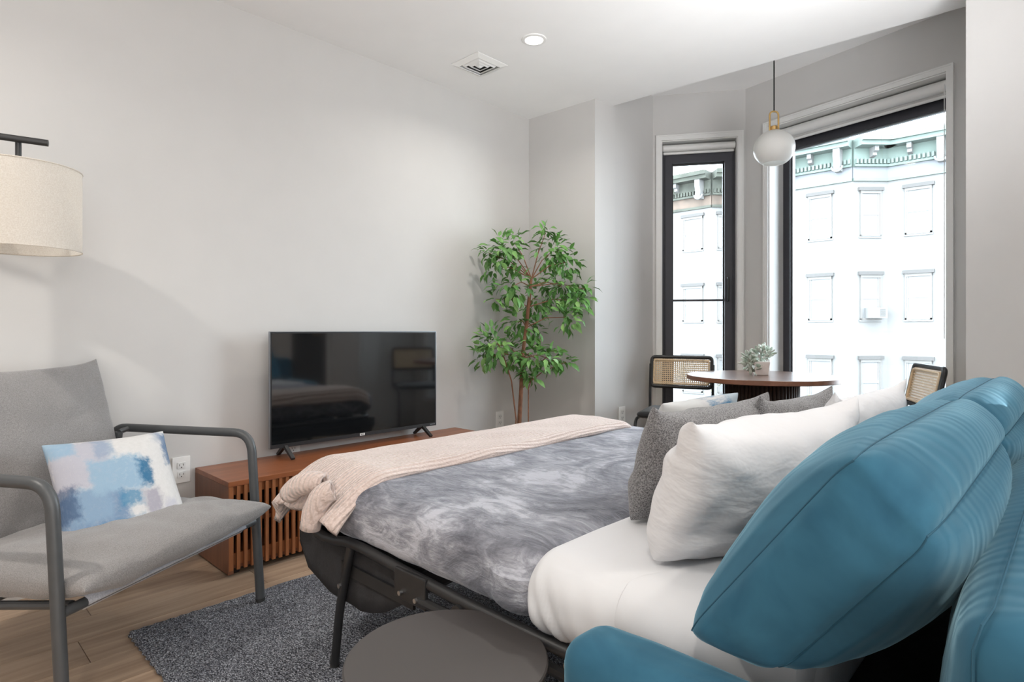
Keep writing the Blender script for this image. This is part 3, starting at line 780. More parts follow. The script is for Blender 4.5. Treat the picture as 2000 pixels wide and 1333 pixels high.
for y in (1.372, 2.232):
    for sx in (-1, 1):
        a = V((TX - .005, y, tz0 + .008)); b = V((TX + sx * .082 - .004, y + .004, cz + .008))
        mb = MB(); d = (b - a).normalized(); s_ = d.cross(V((0, 1, 0))).normalized()
        P = []
        for c, w in ((a, .009), (b, .006)):
            P += [mb.bm.verts.new(c + s_ * w + V((0, .009, 0))), mb.bm.verts.new(c + s_ * w - V((0, .009, 0))), mb.bm.verts.new(c - s_ * w - V((0, .009, 0))), mb.bm.verts.new(c - s_ * w + V((0, .009, 0)))]
        for k in range(4): mb.bm.faces.new([P[k], P[(k + 1) % 4], P[4 + (k + 1) % 4], P[4 + k]])
        mb.bm.faces.new(P[:4]); mb.bm.faces.new(P[4:])
        obj('leg', mb, 'black_metal', t)

# ================================================================== FICUS
def onp(x, y, dd=3.95):            # a point of the tree, given on the upright plane through its trunk
    u, v = (x - 1000) / F_PX, (HORIZON - y) / F_PX
    s, c = sin(YAW), cos(YAW)
    return V((3 + dd * (-s + c * u), dd * (c + s * u), 1.05 + dd * v))
base = V((.306, 2.887, 0))
t = thing('potted_ficus', base, 'tall artificial ficus tree with three stems in the corner by the end wall', 'potted tree')
obj('pot', MB().lathe([(.0, .0), (.10, .0), (.125, .20), (.13, .22), (.118, .22), (.112, .19), (.0, .19)], base, 32), 'pot', t, smooth=True, sharp=40)
obj('soil', MB().lathe([(.0, .196), (.111, .192)], base, 24), 'soil', t)
tr = [base + V((0, 0, .18)), onp(1014, 830), onp(1018, 760), onp(1020, 700), onp(1028, 640), onp(1032, 600), onp(1036, 560), onp(1038, 545)]
obj('trunk', MB().tube(tr, [.016, .0145, .0135, .0125, .012, .012, .010, .008], 10), 'ficus_bark', t, smooth=True)
def br(pts, r0=.006, r1=.003, nm='branch'):
    n = len(pts); obj(nm, MB().tube(pts, [r0 + (r1 - r0) * k / (n - 1) for k in range(n)], 7), 'ficus_bark', t, smooth=True)
br([base + V((-.03, -.03, .18)), onp(1008, 820, 3.92), onp(999, 745, 3.9), onp(985, 700, 3.88), onp(968, 660, 3.85)], .006, .003, 'stem')
br([base + V((.04, .02, .18)), onp(1032, 830, 3.98), onp(1032, 760, 3.98), onp(1045, 720, 4.0), onp(1075, 690, 3.95)], .0055, .003, 'stem')
CL = [(985, 488, 34, -.05, 44), (955, 495, 20, .05, 14), (1005, 475, 26, .1, 18), (1078, 492, 34, .05, 46), (1066, 455, 17, 0, 14), (1108, 512, 26, .0, 26), (1000, 560, 34, -.1, 40), (968, 585, 18, -.05, 12),
      (1098, 560, 40, .1, 56), (1128, 588, 24, 0, 28), (1050, 585, 34, .18, 36), (1105, 620, 26, -.1, 28), (965, 672, 34, -.12, 48), (945, 700, 20, -.1, 16), (1000, 690, 30, .05, 36), (1045, 700, 34, -.1, 46),
      (1082, 705, 26, .1, 26), (1036, 735, 20, -.05, 18), (1012, 630, 26, .05, 26), (1000, 520, 20, .1, 14), (1142, 565, 16, .05, 10), (1105, 708, 14, 0, 8), (960, 520, 22, 0, 14), (1040, 640, 24, .12, 18)]
for cx_, cy_, r_, dz, n_ in CL:
    e = onp(cx_, cy_, 3.95 + dz * .7)
    o0 = min(tr[2:], key=lambda p: (p - e).length + max(0, p.z - e.z) * 2)
    br([o0, (o0 + e) / 2 + V((0, 0, .03)), e], .0042, .002)
def leaf_mesh(nm, L, Wd, curl):
    mb = MB(); P = [(0, 0, 0), (.3, .42, .05), (.62, .40, .05), (1, 0, -curl), (.62, -.40, .05), (.3, -.42, .05)]
    v = [mb.bm.verts.new((x * L, y * Wd, z * L - curl * L * x * x * .5)) for x, y, z in P]
    m1 = mb.bm.verts.new((.35 * L, 0, -.02 * L)); m2 = mb.bm.verts.new((.68 * L, 0, -.03 * L - curl * .2 * L))
    for q in ((v[0], v[1], m1), (v[1], v[2], m2, m1), (v[2], v[3], m2), (v[0], m1, v[5]), (m1, m2, v[4], v[5]), (m2, v[3], v[4])): mb.bm.faces.new(q)
    return mb.mesh(nm, 'leaf', True)
LM = [leaf_mesh('leaf', .076, .036, .15), leaf_mesh('leaf', .068, .032, .3), leaf_mesh('leaf', .060, .030, .05)]
r3 = random.Random(11); spots = []
for cx_, cy_, r_, dz, n_ in CL:
    e = onp(cx_, cy_, 3.95 + dz * .7); R_ = r_ * 3.95 / F_PX
    for k in range(int(n_ * 1.75)):
        d = V((r3.gauss(0, 1), r3.gauss(0, 1), r3.gauss(0, 1))).normalized() * R_ * (r3.random() ** .4) * 1.02
        p = e + d; p.x = max(p.x, .045)
        if p.y > 3.30: p.y = 3.30
        dirv = (d.normalized() * .8 + V((0, 0, -.25)) + V((r3.uniform(-.5, .5), r3.uniform(-.5, .5), r3.uniform(-.5, .5)))).normalized()
        if p.x + dirv.x * .08 < .01: dirv.x = abs(dirv.x)
        upv = V((r3.uniform(-.5, .5), r3.uniform(-.8, .2), 1)).normalized()
        y_ = upv.cross(dirv).normalized(); z_ = dirv.cross(y_)
        spots.append(((p - V((3, 0, 1.05))).length, basis(p, dirv, y_, z_), r3.randrange(3), r3.uniform(.8, 1.15)))
spots.sort(key=lambda q: q[0])
for k, (_, M, i, s) in enumerate(spots[:300]):
    o = bpy.data.objects.new('leaf', LM[i]); COL.objects.link(o); o.parent = t; o.matrix_parent_inverse = PINV[t.name]; o.matrix_basis = M @ Matrix.Scale(s, 4)
mb = MB()
for _, M, i, s in spots[300:]:
    b2 = bmesh.new(); b2.from_mesh(LM[i]); b2.transform(M @ Matrix.Scale(s, 4)); tmp = bpy.data.meshes.new('t'); b2.to_mesh(tmp); b2.free(); mb.bm.from_mesh(tmp); bpy.data.meshes.remove(tmp)
obj('foliage', mb, 'leaf', t, kind='stuff')

# ================================================================== ARMCHAIR
aO = V((.691, .962, 0)); ad = V((.863, .505, 0)).normalized(); as_ = V((.505, -.863, 0)).normalized(); AW = .78
def ac(a, b, z): p = aO + ad * a + as_ * b; return V((p.x, p.y, z))
t = thing('armchair', ac(-.3, AW / 2, 0), 'grey cushioned lounge armchair with a charcoal tube frame', 'armchair')
TR = .0165
for b, zf in ((0, .013), (AW, 0)):
    path = fillet([ac(.042, b, zf), ac(0, b, .652), ac(-.655, b, .652), ac(-.60, b, 0)], .075, 8)
    obj('arm_frame', MB().tube(path, TR, 14), 'grey_metal', t, smooth=True)
    obj('foot_cap', MB().tube([ac(.042, b, zf), ac(.041, b, zf + .012)], TR + .001, 14), 'slot', t, smooth=True)
for b in (.055, AW - .055):
    obj('back_upright', MB().tube(fillet([ac(.0, b, .318), ac(-.50, b, .262), ac(-.70, b, .87)], .06), .012, 10), 'grey_metal', t, smooth=True)
    obj('back_strut', MB().tube([ac(-.56, b if b < .4 else b, .645), ac(-.585, b, .40)], .014, 10), 'grey_metal', t, smooth=True)
    obj('arm_bracket', MB().tube([ac(-.56, b, .645), ac(-.56, 0 if b < .4 else AW, .652)], .010, 10), 'grey_metal', t, smooth=True)
obj('front_bar', MB().tube([ac(.020, 0, .318), ac(.020, AW, .318)], .014, 12), 'grey_metal', t, smooth=True)
obj('back_top_bar', MB().tube([ac(-.70, .055, .87), ac(-.70, AW - .055, .87)], .012, 10), 'grey_metal', t, smooth=True)
obj('rear_bar', MB().tube([ac(-.612, 0, .16), ac(-.612, AW, .16)], .012, 10), 'grey_metal', t, smooth=True)
# fabric sling: sleeve round the front bar, seat cloth and back cloth
def sl(u, v):
    b = .075 + (AW - .15) * v
    pts = [(.012, .298), (.036, .318), (.02, .336), (-.25, .312), (-.49, .272), (-.58, .50), (-.705, .86)]
    x = u * (len(pts) - 1); i = min(int(x), len(pts) - 2); f = x - i
    return ac(pts[i][0] * (1 - f) + pts[i + 1][0] * f, b, pts[i][1] * (1 - f) + pts[i + 1][1] * f)
mb = MB(); mb.grid(24, 10, sl)
obj('sling', mb, 'sling', t, smooth=True, solid=.005)
# seat and back cushions
sc_ = pillow_mb(AW - .02, .66, .155, c=.025, p=.34, n=48, wr=.010, seed=2)
obj('seat_cushion', sc_, 'chairfab', t, smooth=True, merge=1e-5, M=frame(ac(-.235, AW / 2, .362), as_, ad + V((0, 0, .055))))
bc_ = pillow_mb(AW - .09, .64, .14, c=.04, p=.38, n=48, wr=.008, seed=5, ear=.018)
obj('back_cushion', bc_, 'chairfab', t, smooth=True, merge=1e-5, M=frame(ac(-.583, AW / 2, .610), -as_ * -1, V((0, 0, 1)) - ad * .31))
# printed pillow on it
M = frame(ac(-.245, .350, .510), V(ac(-.13, .2, 0)) - V(ac(-.28, .5, 0)), (ac(-.425, .375, .682) - ac(-.09, .325, .345)))
tag(obj('throw_pillow', pillow_mb(.365, .415, .12, c=.06, p=.42, n=34, wr=.004, seed=9), 'abstract', smooth=True, merge=1e-5, M=M),
    'blue, grey and white abstract print pillow on the armchair', 'pillow')

# ================================================================== FLOOR LAMP
lc = V((.36, .3075, 0)); ld = V((.43, .90, 0)).normalized(); base = lc - ld * .78; base.x = max(base.x, .16)
t = thing('floor_lamp', base, 'arched floor lamp with a beige linen drum shade above the armchair', 'floor lamp')
obj('base', MB().lathe([(.0, 0), (.13, 0), (.13, .018), (.0, .022)], base, 36), 'black_metal', t, smooth=True, sharp=40)
obj('pole', MB().tube([base + V((0, 0, .015)), base + V((0, 0, 1.735))], .011, 14), 'black_metal', t, smooth=True)
tip = lc + ld * .085
obj('arm', MB().tube([base - ld * .06 + V((0, 0, 1.722)), tip + V((0, 0, 1.700))], .0115, 14), 'black_metal', t, smooth=True)
obj('hanger', MB().tube([lc + V((0, 0, 1.70)), lc + V((0, 0, 1.50))], .009, 12), 'black_metal', t, smooth=True)
obj('lamp_shade', MB().lathe([(.179, 1.325), (.179, 1.605)], lc, 64, cap=False), 'linen', t, smooth=True, sharp=40)
for z in (1.325, 1.605): obj('shade_rim', MB().tube([lc + V((.179 * cos(2 * pi * k / 48), .179 * sin(2 * pi * k / 48), z)) for k in range(48)], .0025, 6, closed=True), 'linen', t, smooth=True)
obj('shade_spider', MB().tube([lc + V((-.176, 0, 1.56)), lc + V((.176, 0, 1.56))], .002, 6).tube([lc + V((0, -.176, 1.56)), lc + V((0, .176, 1.56))], .002, 6), 'black_metal', t)
obj('bulb', MB().lathe([(.0, 1.40), (.02, 1.405), (.03, 1.43), (.024, 1.46), (.013, 1.485), (.013, 1.51), (.0, 1.51)], lc, 20), 'opal', t, smooth=True)

# ================================================================== SOFA BED
BX0, BY0, BY1 = 1.115, .93, 2.55
MZ0, MZ1 = .435, .572
t = thing('sofa_bed', (2.7, 1.74, 0), 'teal velvet sofa bed unfolded on a black metal frame', 'sofa bed')
SB = t
def back_fn(p):
    if p.x < 2.97:
        e = max(0., 1 - ((p.z - .46) / .31) ** 2) * max(0., 1 - ((p.y - 1.7525) / 1.0275) ** 2)
        p = p - V((.060 * min(1, e * 2.2) ** .6, 0, 0))
    return p
for y0, y1 in ((.715, .845), (2.66, 2.79)):
    obj('arm', roundbox_mb(2.40, 3.17, y0, y1, .06, .572, (.05, .05, .045), (30, 12, 22), wr=.003, seed=4), 'velvet', t, smooth=True, merge=1e-5)
obj('backrest', roundbox_mb(2.915, 3.17, .725, 2.78, .10, .77, (.05, .05, .05), (16, 70, 26), wr=.006, seed=8, fn=back_fn), 'velvet', t, smooth=True, merge=1e-5)
obj('back_seam', MB().tube([(2.922, .738, .12), (2.922, .738, .735), (2.928, .746, .758), (2.935, .77, .7685), (2.935, 1.7, .7695), (2.935, 2.73, .7685)], .0016, 6), 'piping', t, smooth=True)
obj('seat_deck', MB().box(2.62, 2.93, .85, 2.655, .30, .37), 'blackcloth', t)
obj('base_panel', MB().box(2.42, 2.95, .845, .870, .06, .33).box(2.42, 2.95, 2.635, 2.66, .06, .33).box(2.84, 2.90, .87, 2.635, .06, .40), 'velvet', t)
for x in (2.46, 3.11):
    for y in (.78, 2.72): obj('foot', MB().lathe([(.016, .013 if x < 2.55 else 0), (.022, .06)], (x, y, 0), 16), 'black_metal', t)
# mattress on its frame
obj('mattress', roundbox_mb(BX0 + .012, 2.70, BY0 + .012, BY1 - .012, MZ0, MZ1, (.10, .10, .05), (50, 50, 8)), 'sheet', t, smooth=True, merge=1e-5)
rail = [(2.84, .925, .415), (1.99, .928, .412), (1.72, .930, .420), (1.50, .930, .430), (1.44, .930, .428), (1.33, .935, .405), (1.20, .95, .402), (1.10, 1.03, .402), (1.10, 2.45, .402), (1.20, 2.54, .402), (1.33, 2.55, .405), (1.50, 2.555, .430), (2.84, 2.555, .415)]
obj('frame_rail', MB().tube(fillet(rail, .06, 5), .0145, 12), 'black_metal', t, smooth=True)
for y in (.918, 2.556):
    obj('lower_rail', MB().tube([(2.84, y, .36), (1.98, y, .375), (1.80, y, .372)], .012, 8), 'black_metal', t, smooth=True)
    obj('rail_plate', MB().box(1.70, 1.83, y - .006, y + .006, .355, .432), 'black_metal', t, bevel=.003)
    obj('link_bar', MB().box(1.38, 1.74, y - .004 + .03, y + .004 + .03, .318, .352), 'black_metal', t)
    obj('hinge', MB().tube([(1.955, y - .012, .392), (1.955, y + .004, .392)], .020, 16), 'black_metal', t, smooth=True)
    for x, z in ((1.735, .375), (1.80, .375), (1.955, .392), (2.28, .40)): obj('bolt', MB().tube([(x, y - .016, z), (x, y - .004, z)], .006, 10), 'bolt', t, smooth=True)
for y in (.935, 2.545):
    ps = [(1.458, y, .425), (1.44, y - .004, .36), (1.375, y + .008, .20), (1.335, y + .015, .018)]
    lg = obj('leg', MB().tube(fillet(ps, .05, 4), .0135, 12), 'black_metal', t, smooth=True)
    obj('leg_tip', MB().tube([(1.334, y + .015, .014), (1.336, y + .015, .045)], .0145, 12), 'slot', lg, smooth=True)
    obj('bolt', MB().tube([(1.412, y - .018, .292), (1.412, y - .004, .292)], .007, 10), 'bolt', lg, smooth=True)
for x in (1.30, 1.72, 2.3): obj('cross_bar', MB().tube([(x, .935, .405), (x, 2.55, .405)], .009, 8), 'black_metal', t, smooth=True)
# slack black cloth hung under the foot section
def hang(u, v):
    pts = [(1.105, .395), (1.10, .34), (1.16, .265), (1.30, .235), (1.47, .225), (1.60, .262), (1.70, .33), (1.72, .40)]
    x = u * (len(pts) - 1); i = min(int(x), len(pts) - 2); f = x - i
    px_, pz_ = pts[i][0] * (1 - f) + pts[i + 1][0] * f, pts[i][1] * (1 - f) + pts[i + 1][1] * f
    y = .955 + 1.58 * v
    pz_ += .05 * (1 - 4 * (v - .5) ** 2) * (.40 - pz_) / .2 + .008 * noise.noise(V((px_ * 9, y * 9, 0)))
    return V((px_, y, pz_))
mb = MB(); mb.grid(35, 40, hang)
obj('under_cloth', mb, 'blackcloth', t, smooth=True, solid=.003)
mb = MB()
mb.grid(35, 4, lambda u, v: (lambda p: V((p.x, .955, p.z * (1 - v) + .408 * v)))(hang(u, 0)))
obj('end_cloth', mb, 'blackcloth', t, smooth=True, solid=.003)

# plush blanket over the foot two thirds of the mattress
def blanket_fn(p):
    q = p * 3.2
    p = p + V((0, 0, .006 * noise.noise(q) + .004 * noise.noise(q * 2.7))) * (1 if p.z > .5 else 0)
    if p.z < .53:
        if p.x > 2.05: p = p + V((0, -.012 * min(1, (p.x - 2.05) / .03) * (1 if p.y < 1.5 else -1), 0))
        p = p + V((0, -.014 * (1 if p.y < 1.5 else -1) * (0.5 + noise.noise(V((p.x * 9, 0, p.z * 3)))), 0))
    return p
def openshell(mb, zc, xc=None):
    bmesh.ops.delete(mb.bm, geom=[f for f in mb.bm.faces if f.calc_center_median().z < zc or (xc and f.calc_center_median().x > xc)], context='FACES'); return mb
mb = roundbox_mb(BX0, 2.195, BY0, BY1, MZ0 - .012, MZ1 + .014, (.09, .10, .05), (64, 80, 10), fn=blanket_fn)
tag(obj('plush_blanket', openshell(mb, MZ0 - .006, 2.19), 'fur', smooth=True, merge=1e-5, solid=.006), 'grey tie-dye plush blanket spread over the sofa bed', 'blanket')
# white sheet bulging at the head end
def sheet_fn(p):
    if p.y < 1.05 and p.z < .57:
        p = p + V((.0, .045 * (noise.noise(V((p.x * 15 + p.z * 9, 2.2, p.z * 3))) + .4 * noise.noise(V((p.x * 34 + p.z * 16, 7, p.z * 2)))) * (1 - max(0, (p.z - .44) / .14)), 0))
    return p + V((0, 0, .004 * noise.noise(p * 5)))
sh_ = tag(obj('bed_sheet', openshell(roundbox_mb(2.150, 2.72, BY0 - .022, BY1 + .02, MZ0 - .016, MZ1 + .016, (.055, .085, .075), (80, 60, 18), fn=sheet_fn), MZ0 - .008), 'sheet', smooth=True, merge=1e-5, solid=.004), 'white fitted sheet over the head end of the mattress', 'bed sheet')
obj('sheet_fold', roundbox_mb(2.375, 2.715, BY0 - .0265, 1.16, .45, MZ1 + .0195, (.02, .085, .075), (30, 20, 12), fn=lambda p: sheet_fn(p) + V((.45 * max(0, p.y - .95) if p.x < 2.5 else 0, 0, 0))), 'sheet', sh_, smooth=True, merge=1e-5)

# knitted throw across the foot
def throw_fn(u, v):
    # u: across (0 outer/foot edge .. 1 inner edge), v along the bed from the near side
    y = .80 + 1.69 * v
    x0 = 1.085 + .06 * noise.noise(V((0, y * 2, 4))) * .4; x1 = 1.475 + .015 * noise.noise(V((3, y * 3, 1))) - .03 * v
    x = x0 + (x1 - x0) * u
    z = MZ1 + .034 + .010 * sin(u * 3.1) + .008 * noise.noise(V((x * 8, y * 5, 0)))
    if u < .16: z -= .075 * ((.16 - u) / .16) ** 1.6; x += .02 * (.16 - u) / .16
    if u > .93: z -= .018 * (u - .93) / .07
    near = max(0., (1.05 - y) / .25)
    if near > 0:
        k = near ** 1.5
        fold = .016 * sin(u * 24 + 1.2) * near
        z -= .115 * k - abs(fold) * .2
        y = y + .065 * k + fold
        x += .03 * near * (u - .4)
        x += .012 * near * sin(u * 13)
    far = max(0., (y - 2.37) / .12)
    z -= .05 * far ** 2
    return V((x, y, z))
mb = MB(); mb.grid(44, 110, throw_fn)
to = tag(obj('knit_throw', mb, 'chenille', smooth=True, sharp=70, solid=.024), 'blush pink chenille knit throw folded along the foot of the bed', 'throw')
# rolled corner ends hanging at the near side
def curlfold(a, b, c, r0):
    a, b, c = V(a), V(b), V(c); pts = [a * (1 - k / 11) ** 2 + b * 2 * (k / 11) * (1 - k / 11) + c * (k / 11) ** 2 for k in range(12)]
    mb = MB(); mb.tube(pts, [r0 * (.9 + .12 * sin(pi * min(1, k / 9))) for k in range(12)], 18, cap=False)
    for v in mb.bm.verts: v.co += v.co.normalized() * .004 * noise.noise(v.co * 30)
    return mb
obj('rolled_corner', curlfold((1.36, .90, .59), (1.30, .855, .602), (1.245, .845, .545), .027), 'chenille', to, smooth=True, solid=.012)
obj('rolled_corner', curlfold((1.43, .89, .585), (1.40, .85, .575), (1.385, .842, .475), .027), 'chenille', to, smooth=True, solid=.012)

# ================================================================== PILLOWS ON THE BED
def bed_pillow(name, near_b, far_b, top, w, h, tk, mat, label, cat='pillow', grp=None, **k):
    """near_b/far_b: foot line of the pillow on the mattress; top: middle of its top edge"""
    n_, f_ = V(near_b), V(far_b); mid = (n_ + f_) / 2; up = V(top) - mid
    c = mid + up.normalized() * (h / 2)
    return tag(obj(name, pillow_mb(w, h, tk, **k), mat, smooth=True, merge=1e-5, M=frame(c, f_ - n_, up)), label, cat, grp)
Z = MZ1 + .02
bed_pillow('throw_pillow', (2.05, 1.50, Z), (2.08, 1.96, Z), (2.15, 1.74, .82), .44, .265, .12, 'abstract_b', 'white and blue print pillow peeking out in front of the grey pillows', c=.05, wr=.003, seed=1, p=.4)
bed_pillow('grey_pillow', (2.225, 1.20, Z), (2.29, 1.68, Z), (2.325, 1.44, .83), .50, .275, .17, 'tweed', 'grey woven pillow nearest to the foot corner, in front of the first white pillow', c=.06, wr=.012, seed=4, p=.42, ear=.022, rb=.06)
bed_pillow('grey_pillow', (2.31, 1.60, Z), (2.36, 2.02, Z), (2.40, 1.81, .83), .44, .275, .14, 'tweed', 'second grey woven pillow, behind the first and nearer to the window', c=.07, wr=.008, seed=6, p=.46, ear=.02)
bed_pillow('white_pillow', (2.385, .985, Z), (2.49, 1.65, Z), (2.53, 1.33, .83), .66, .285, .225, 'pillowcase', 'plump white pillow leaning on the near teal cushion', c=.045, wr=.014, seed=12, p=.38, ear=.03, rb=.075)
bed_pillow('white_pillow', (2.46, 1.63, Z), (2.50, 2.21, Z), (2.56, 1.92, .84), .60, .29, .17, 'pillowcase', 'white pillow nearer to the window, leaning on the far teal cushion', c=.06, wr=.010, seed=15, p=.46, ear=.03)

# teal back cushions, box edged, leaning back
def back_cushion(y0, y1, label, seed):
    Bq, Tq, Kq, Rq = V((2.567, 0, .592)), V((2.798, 0, .900)), V((2.881, 0, .818)), V((2.700, 0, .582))
    nf = (Tq - Bq).cross(V((0, 1, 0))).normalized() * -1; nf = nf if nf.x < 0 else -nf        # front normal
    nt_ = (Kq - Tq).cross(V((0, 1, 0))).normalized(); nt_ = nt_ if nt_.z > 0 else -nt_
    t = thing('back_cushion', ((Bq.x + Kq.x) / 2, (y0 + y1) / 2, .59), label, 'cushion')
    def pos(a, h, d):                                                # a along y, h bottom-top, d front-back, all -1..1
        hh, dd = (h + 1) / 2, (d + 1) / 2
        q_ = (Bq * (1 - hh) + Tq * hh) * (1 - dd) + (Rq * (1 - hh) + Kq * hh) * dd
        cc = max(0, abs(h) - .72) / .28 * max(0, abs(d) - .5) / .5; cen = (Bq + Tq + Kq + Rq) / 4
        q_ = q_ + (cen - q_).normalized() * (.003 + .011 * abs(a) ** 8) * cc * cc
        return q_ + V((0, (y0 + y1) / 2 + a * (y1 - y0) / 2, 0))
    mb = MB()
    def side(axis, sgn):
        ax = [0, 1, 2]; ax.remove(axis); cnt = (48, 40, 16)
        def g(u, v):
            q = [0, 0, 0]; q[ax[0]] = u * 2 - 1; q[ax[1]] = v * 2 - 1; q[axis] = sgn
            p = pos(*q)
            A1, A2 = q[ax[0]], q[ax[1]]
            fall = ((1 - A1 * A1) * (1 - A2 * A2)) ** .5
            k = V((p.x * 8 + seed, p.y * 8, p.z * 8))
            # gathers run in from the seams and die out towards the middle of each face
            edge = (1 - fall) * min(1, fall * 4)
            ga = sin(p.y * 130 + 7 * noise.noise(k * .6)) if axis != 0 else sin((p.x + p.z) * 75 + 6 * noise.noise(k * .6))
            wrk = .0035 * ga * edge * (.5 + noise.noise(k * .5)) + .005 * noise.noise(k) * min(1, fall * 3)
            if axis == 2: p += nf * (-sgn) * ((.078 if sgn < 0 else .098) * fall + wrk)
            elif axis == 1: p += nt_ * sgn * ((.045 if sgn > 0 else .004) * fall + wrk)
            else: p += V((0, sgn * (.034 * fall + wrk), 0))
            return p
        mb.grid(cnt[ax[0]], cnt[ax[1]], g)
    for axis in range(3):
        for sgn in (-1, 1): side(axis, sgn)
    obj('cover', mb, 'velvet', t, smooth=True, sharp=75, merge=1e-4)
    for d in (-1, 1):
        c4 = [(-1, -1), (1, -1), (1, 1), (-1, 1)]; path = []
        for k in range(4):
            a, b = V(c4[k]), V(c4[(k + 1) % 4])
            for q in range(24): m_ = a.lerp(b, q / 24); path.append(pos(m_.x, m_.y, d))
        obj('seam', MB().tube(path, .0016, 6, closed=True), 'piping', t, smooth=True)
    return t
back_cushion(.83, 1.655, 'near teal velvet back cushion above the sofa arm', 1)
back_cushion(1.675, 2.49, 'far teal velvet back cushion nearer to the window', 7)

# ================================================================== SIDE TABLE
tx, ty, tz, trd = 2.114, .745, .42, .195
t = thing('side_table', (tx, ty, .013), 'low round dark taupe side table in front of the sofa arm', 'side table')
obj('table_top', MB().lathe([(.0, -.012), (trd - .003, -.012), (trd, -.009), (trd, -.003), (trd - .003, 0), (.0, 0)], (tx, ty, tz), 72), 'side_table', t, smooth=True, sharp=40)
obj('stem', MB().tube([(tx, ty, .02), (tx, ty, tz - .01)], .016, 16), 'side_table', t, smooth=True)
obj('base', MB().lathe([(.0, 0), (.13, 0), (.13, .008), (.0, .012)], (tx, ty, .013), 48), 'side_table', t, smooth=True, sharp=40)

# ================================================================== DINING SET
dx, dy, dz, drd = 1.542, 3.79, .765, .451
t = thing('dining_table', (dx, dy, 0), 'round dark wood dining table with a fluted drum base by the windows', 'dining table')
obj('table_top', MB().lathe([(.0, -.002), (drd - .003, -.002), (drd - .001, 0), (.0, 0)][::-1] if False else [(.0, -.004), (drd - .004, -.004), (drd - .004, 0), (.0, 0)], (dx, dy, dz), 72), 'tabletop', t, smooth=True, sharp=40)
obj('edge_band', MB().lathe([(.0, -.030), (drd - .006, -.030), (drd, -.026), (drd, -.002), (drd - .003, -.0005), (drd - .02, -.003), (.0, -.004)], (dx, dy, dz), 72), 'tableedge', t, smooth=True, sharp=40)
obj('drum', MB().lathe([(.0, .012), (.205, .012), (.205, dz - .03), (.0, dz - .03)], (dx, dy, 0), 48), 'fluting', t, smooth=True, sharp=40)
fl_me = MB().tube([(0, 0, .012), (0, 0, dz - .031)], .011, 8).mesh('slat', 'fluting', True)
for k in range(58):
    a = 2 * pi * k / 58; o = bpy.data.objects.new('slat', fl_me); COL.objects.link(o); o.parent = t; o.matrix_parent_inverse = PINV[t.name]; o.location = (dx + .208 * cos(a), dy + .208 * sin(a), 0)
obj('base_ring', MB().lathe([(.0, 0), (.225, 0), (.225, .014), (.0, .014)], (dx, dy, 0), 48), 'fluting', t)

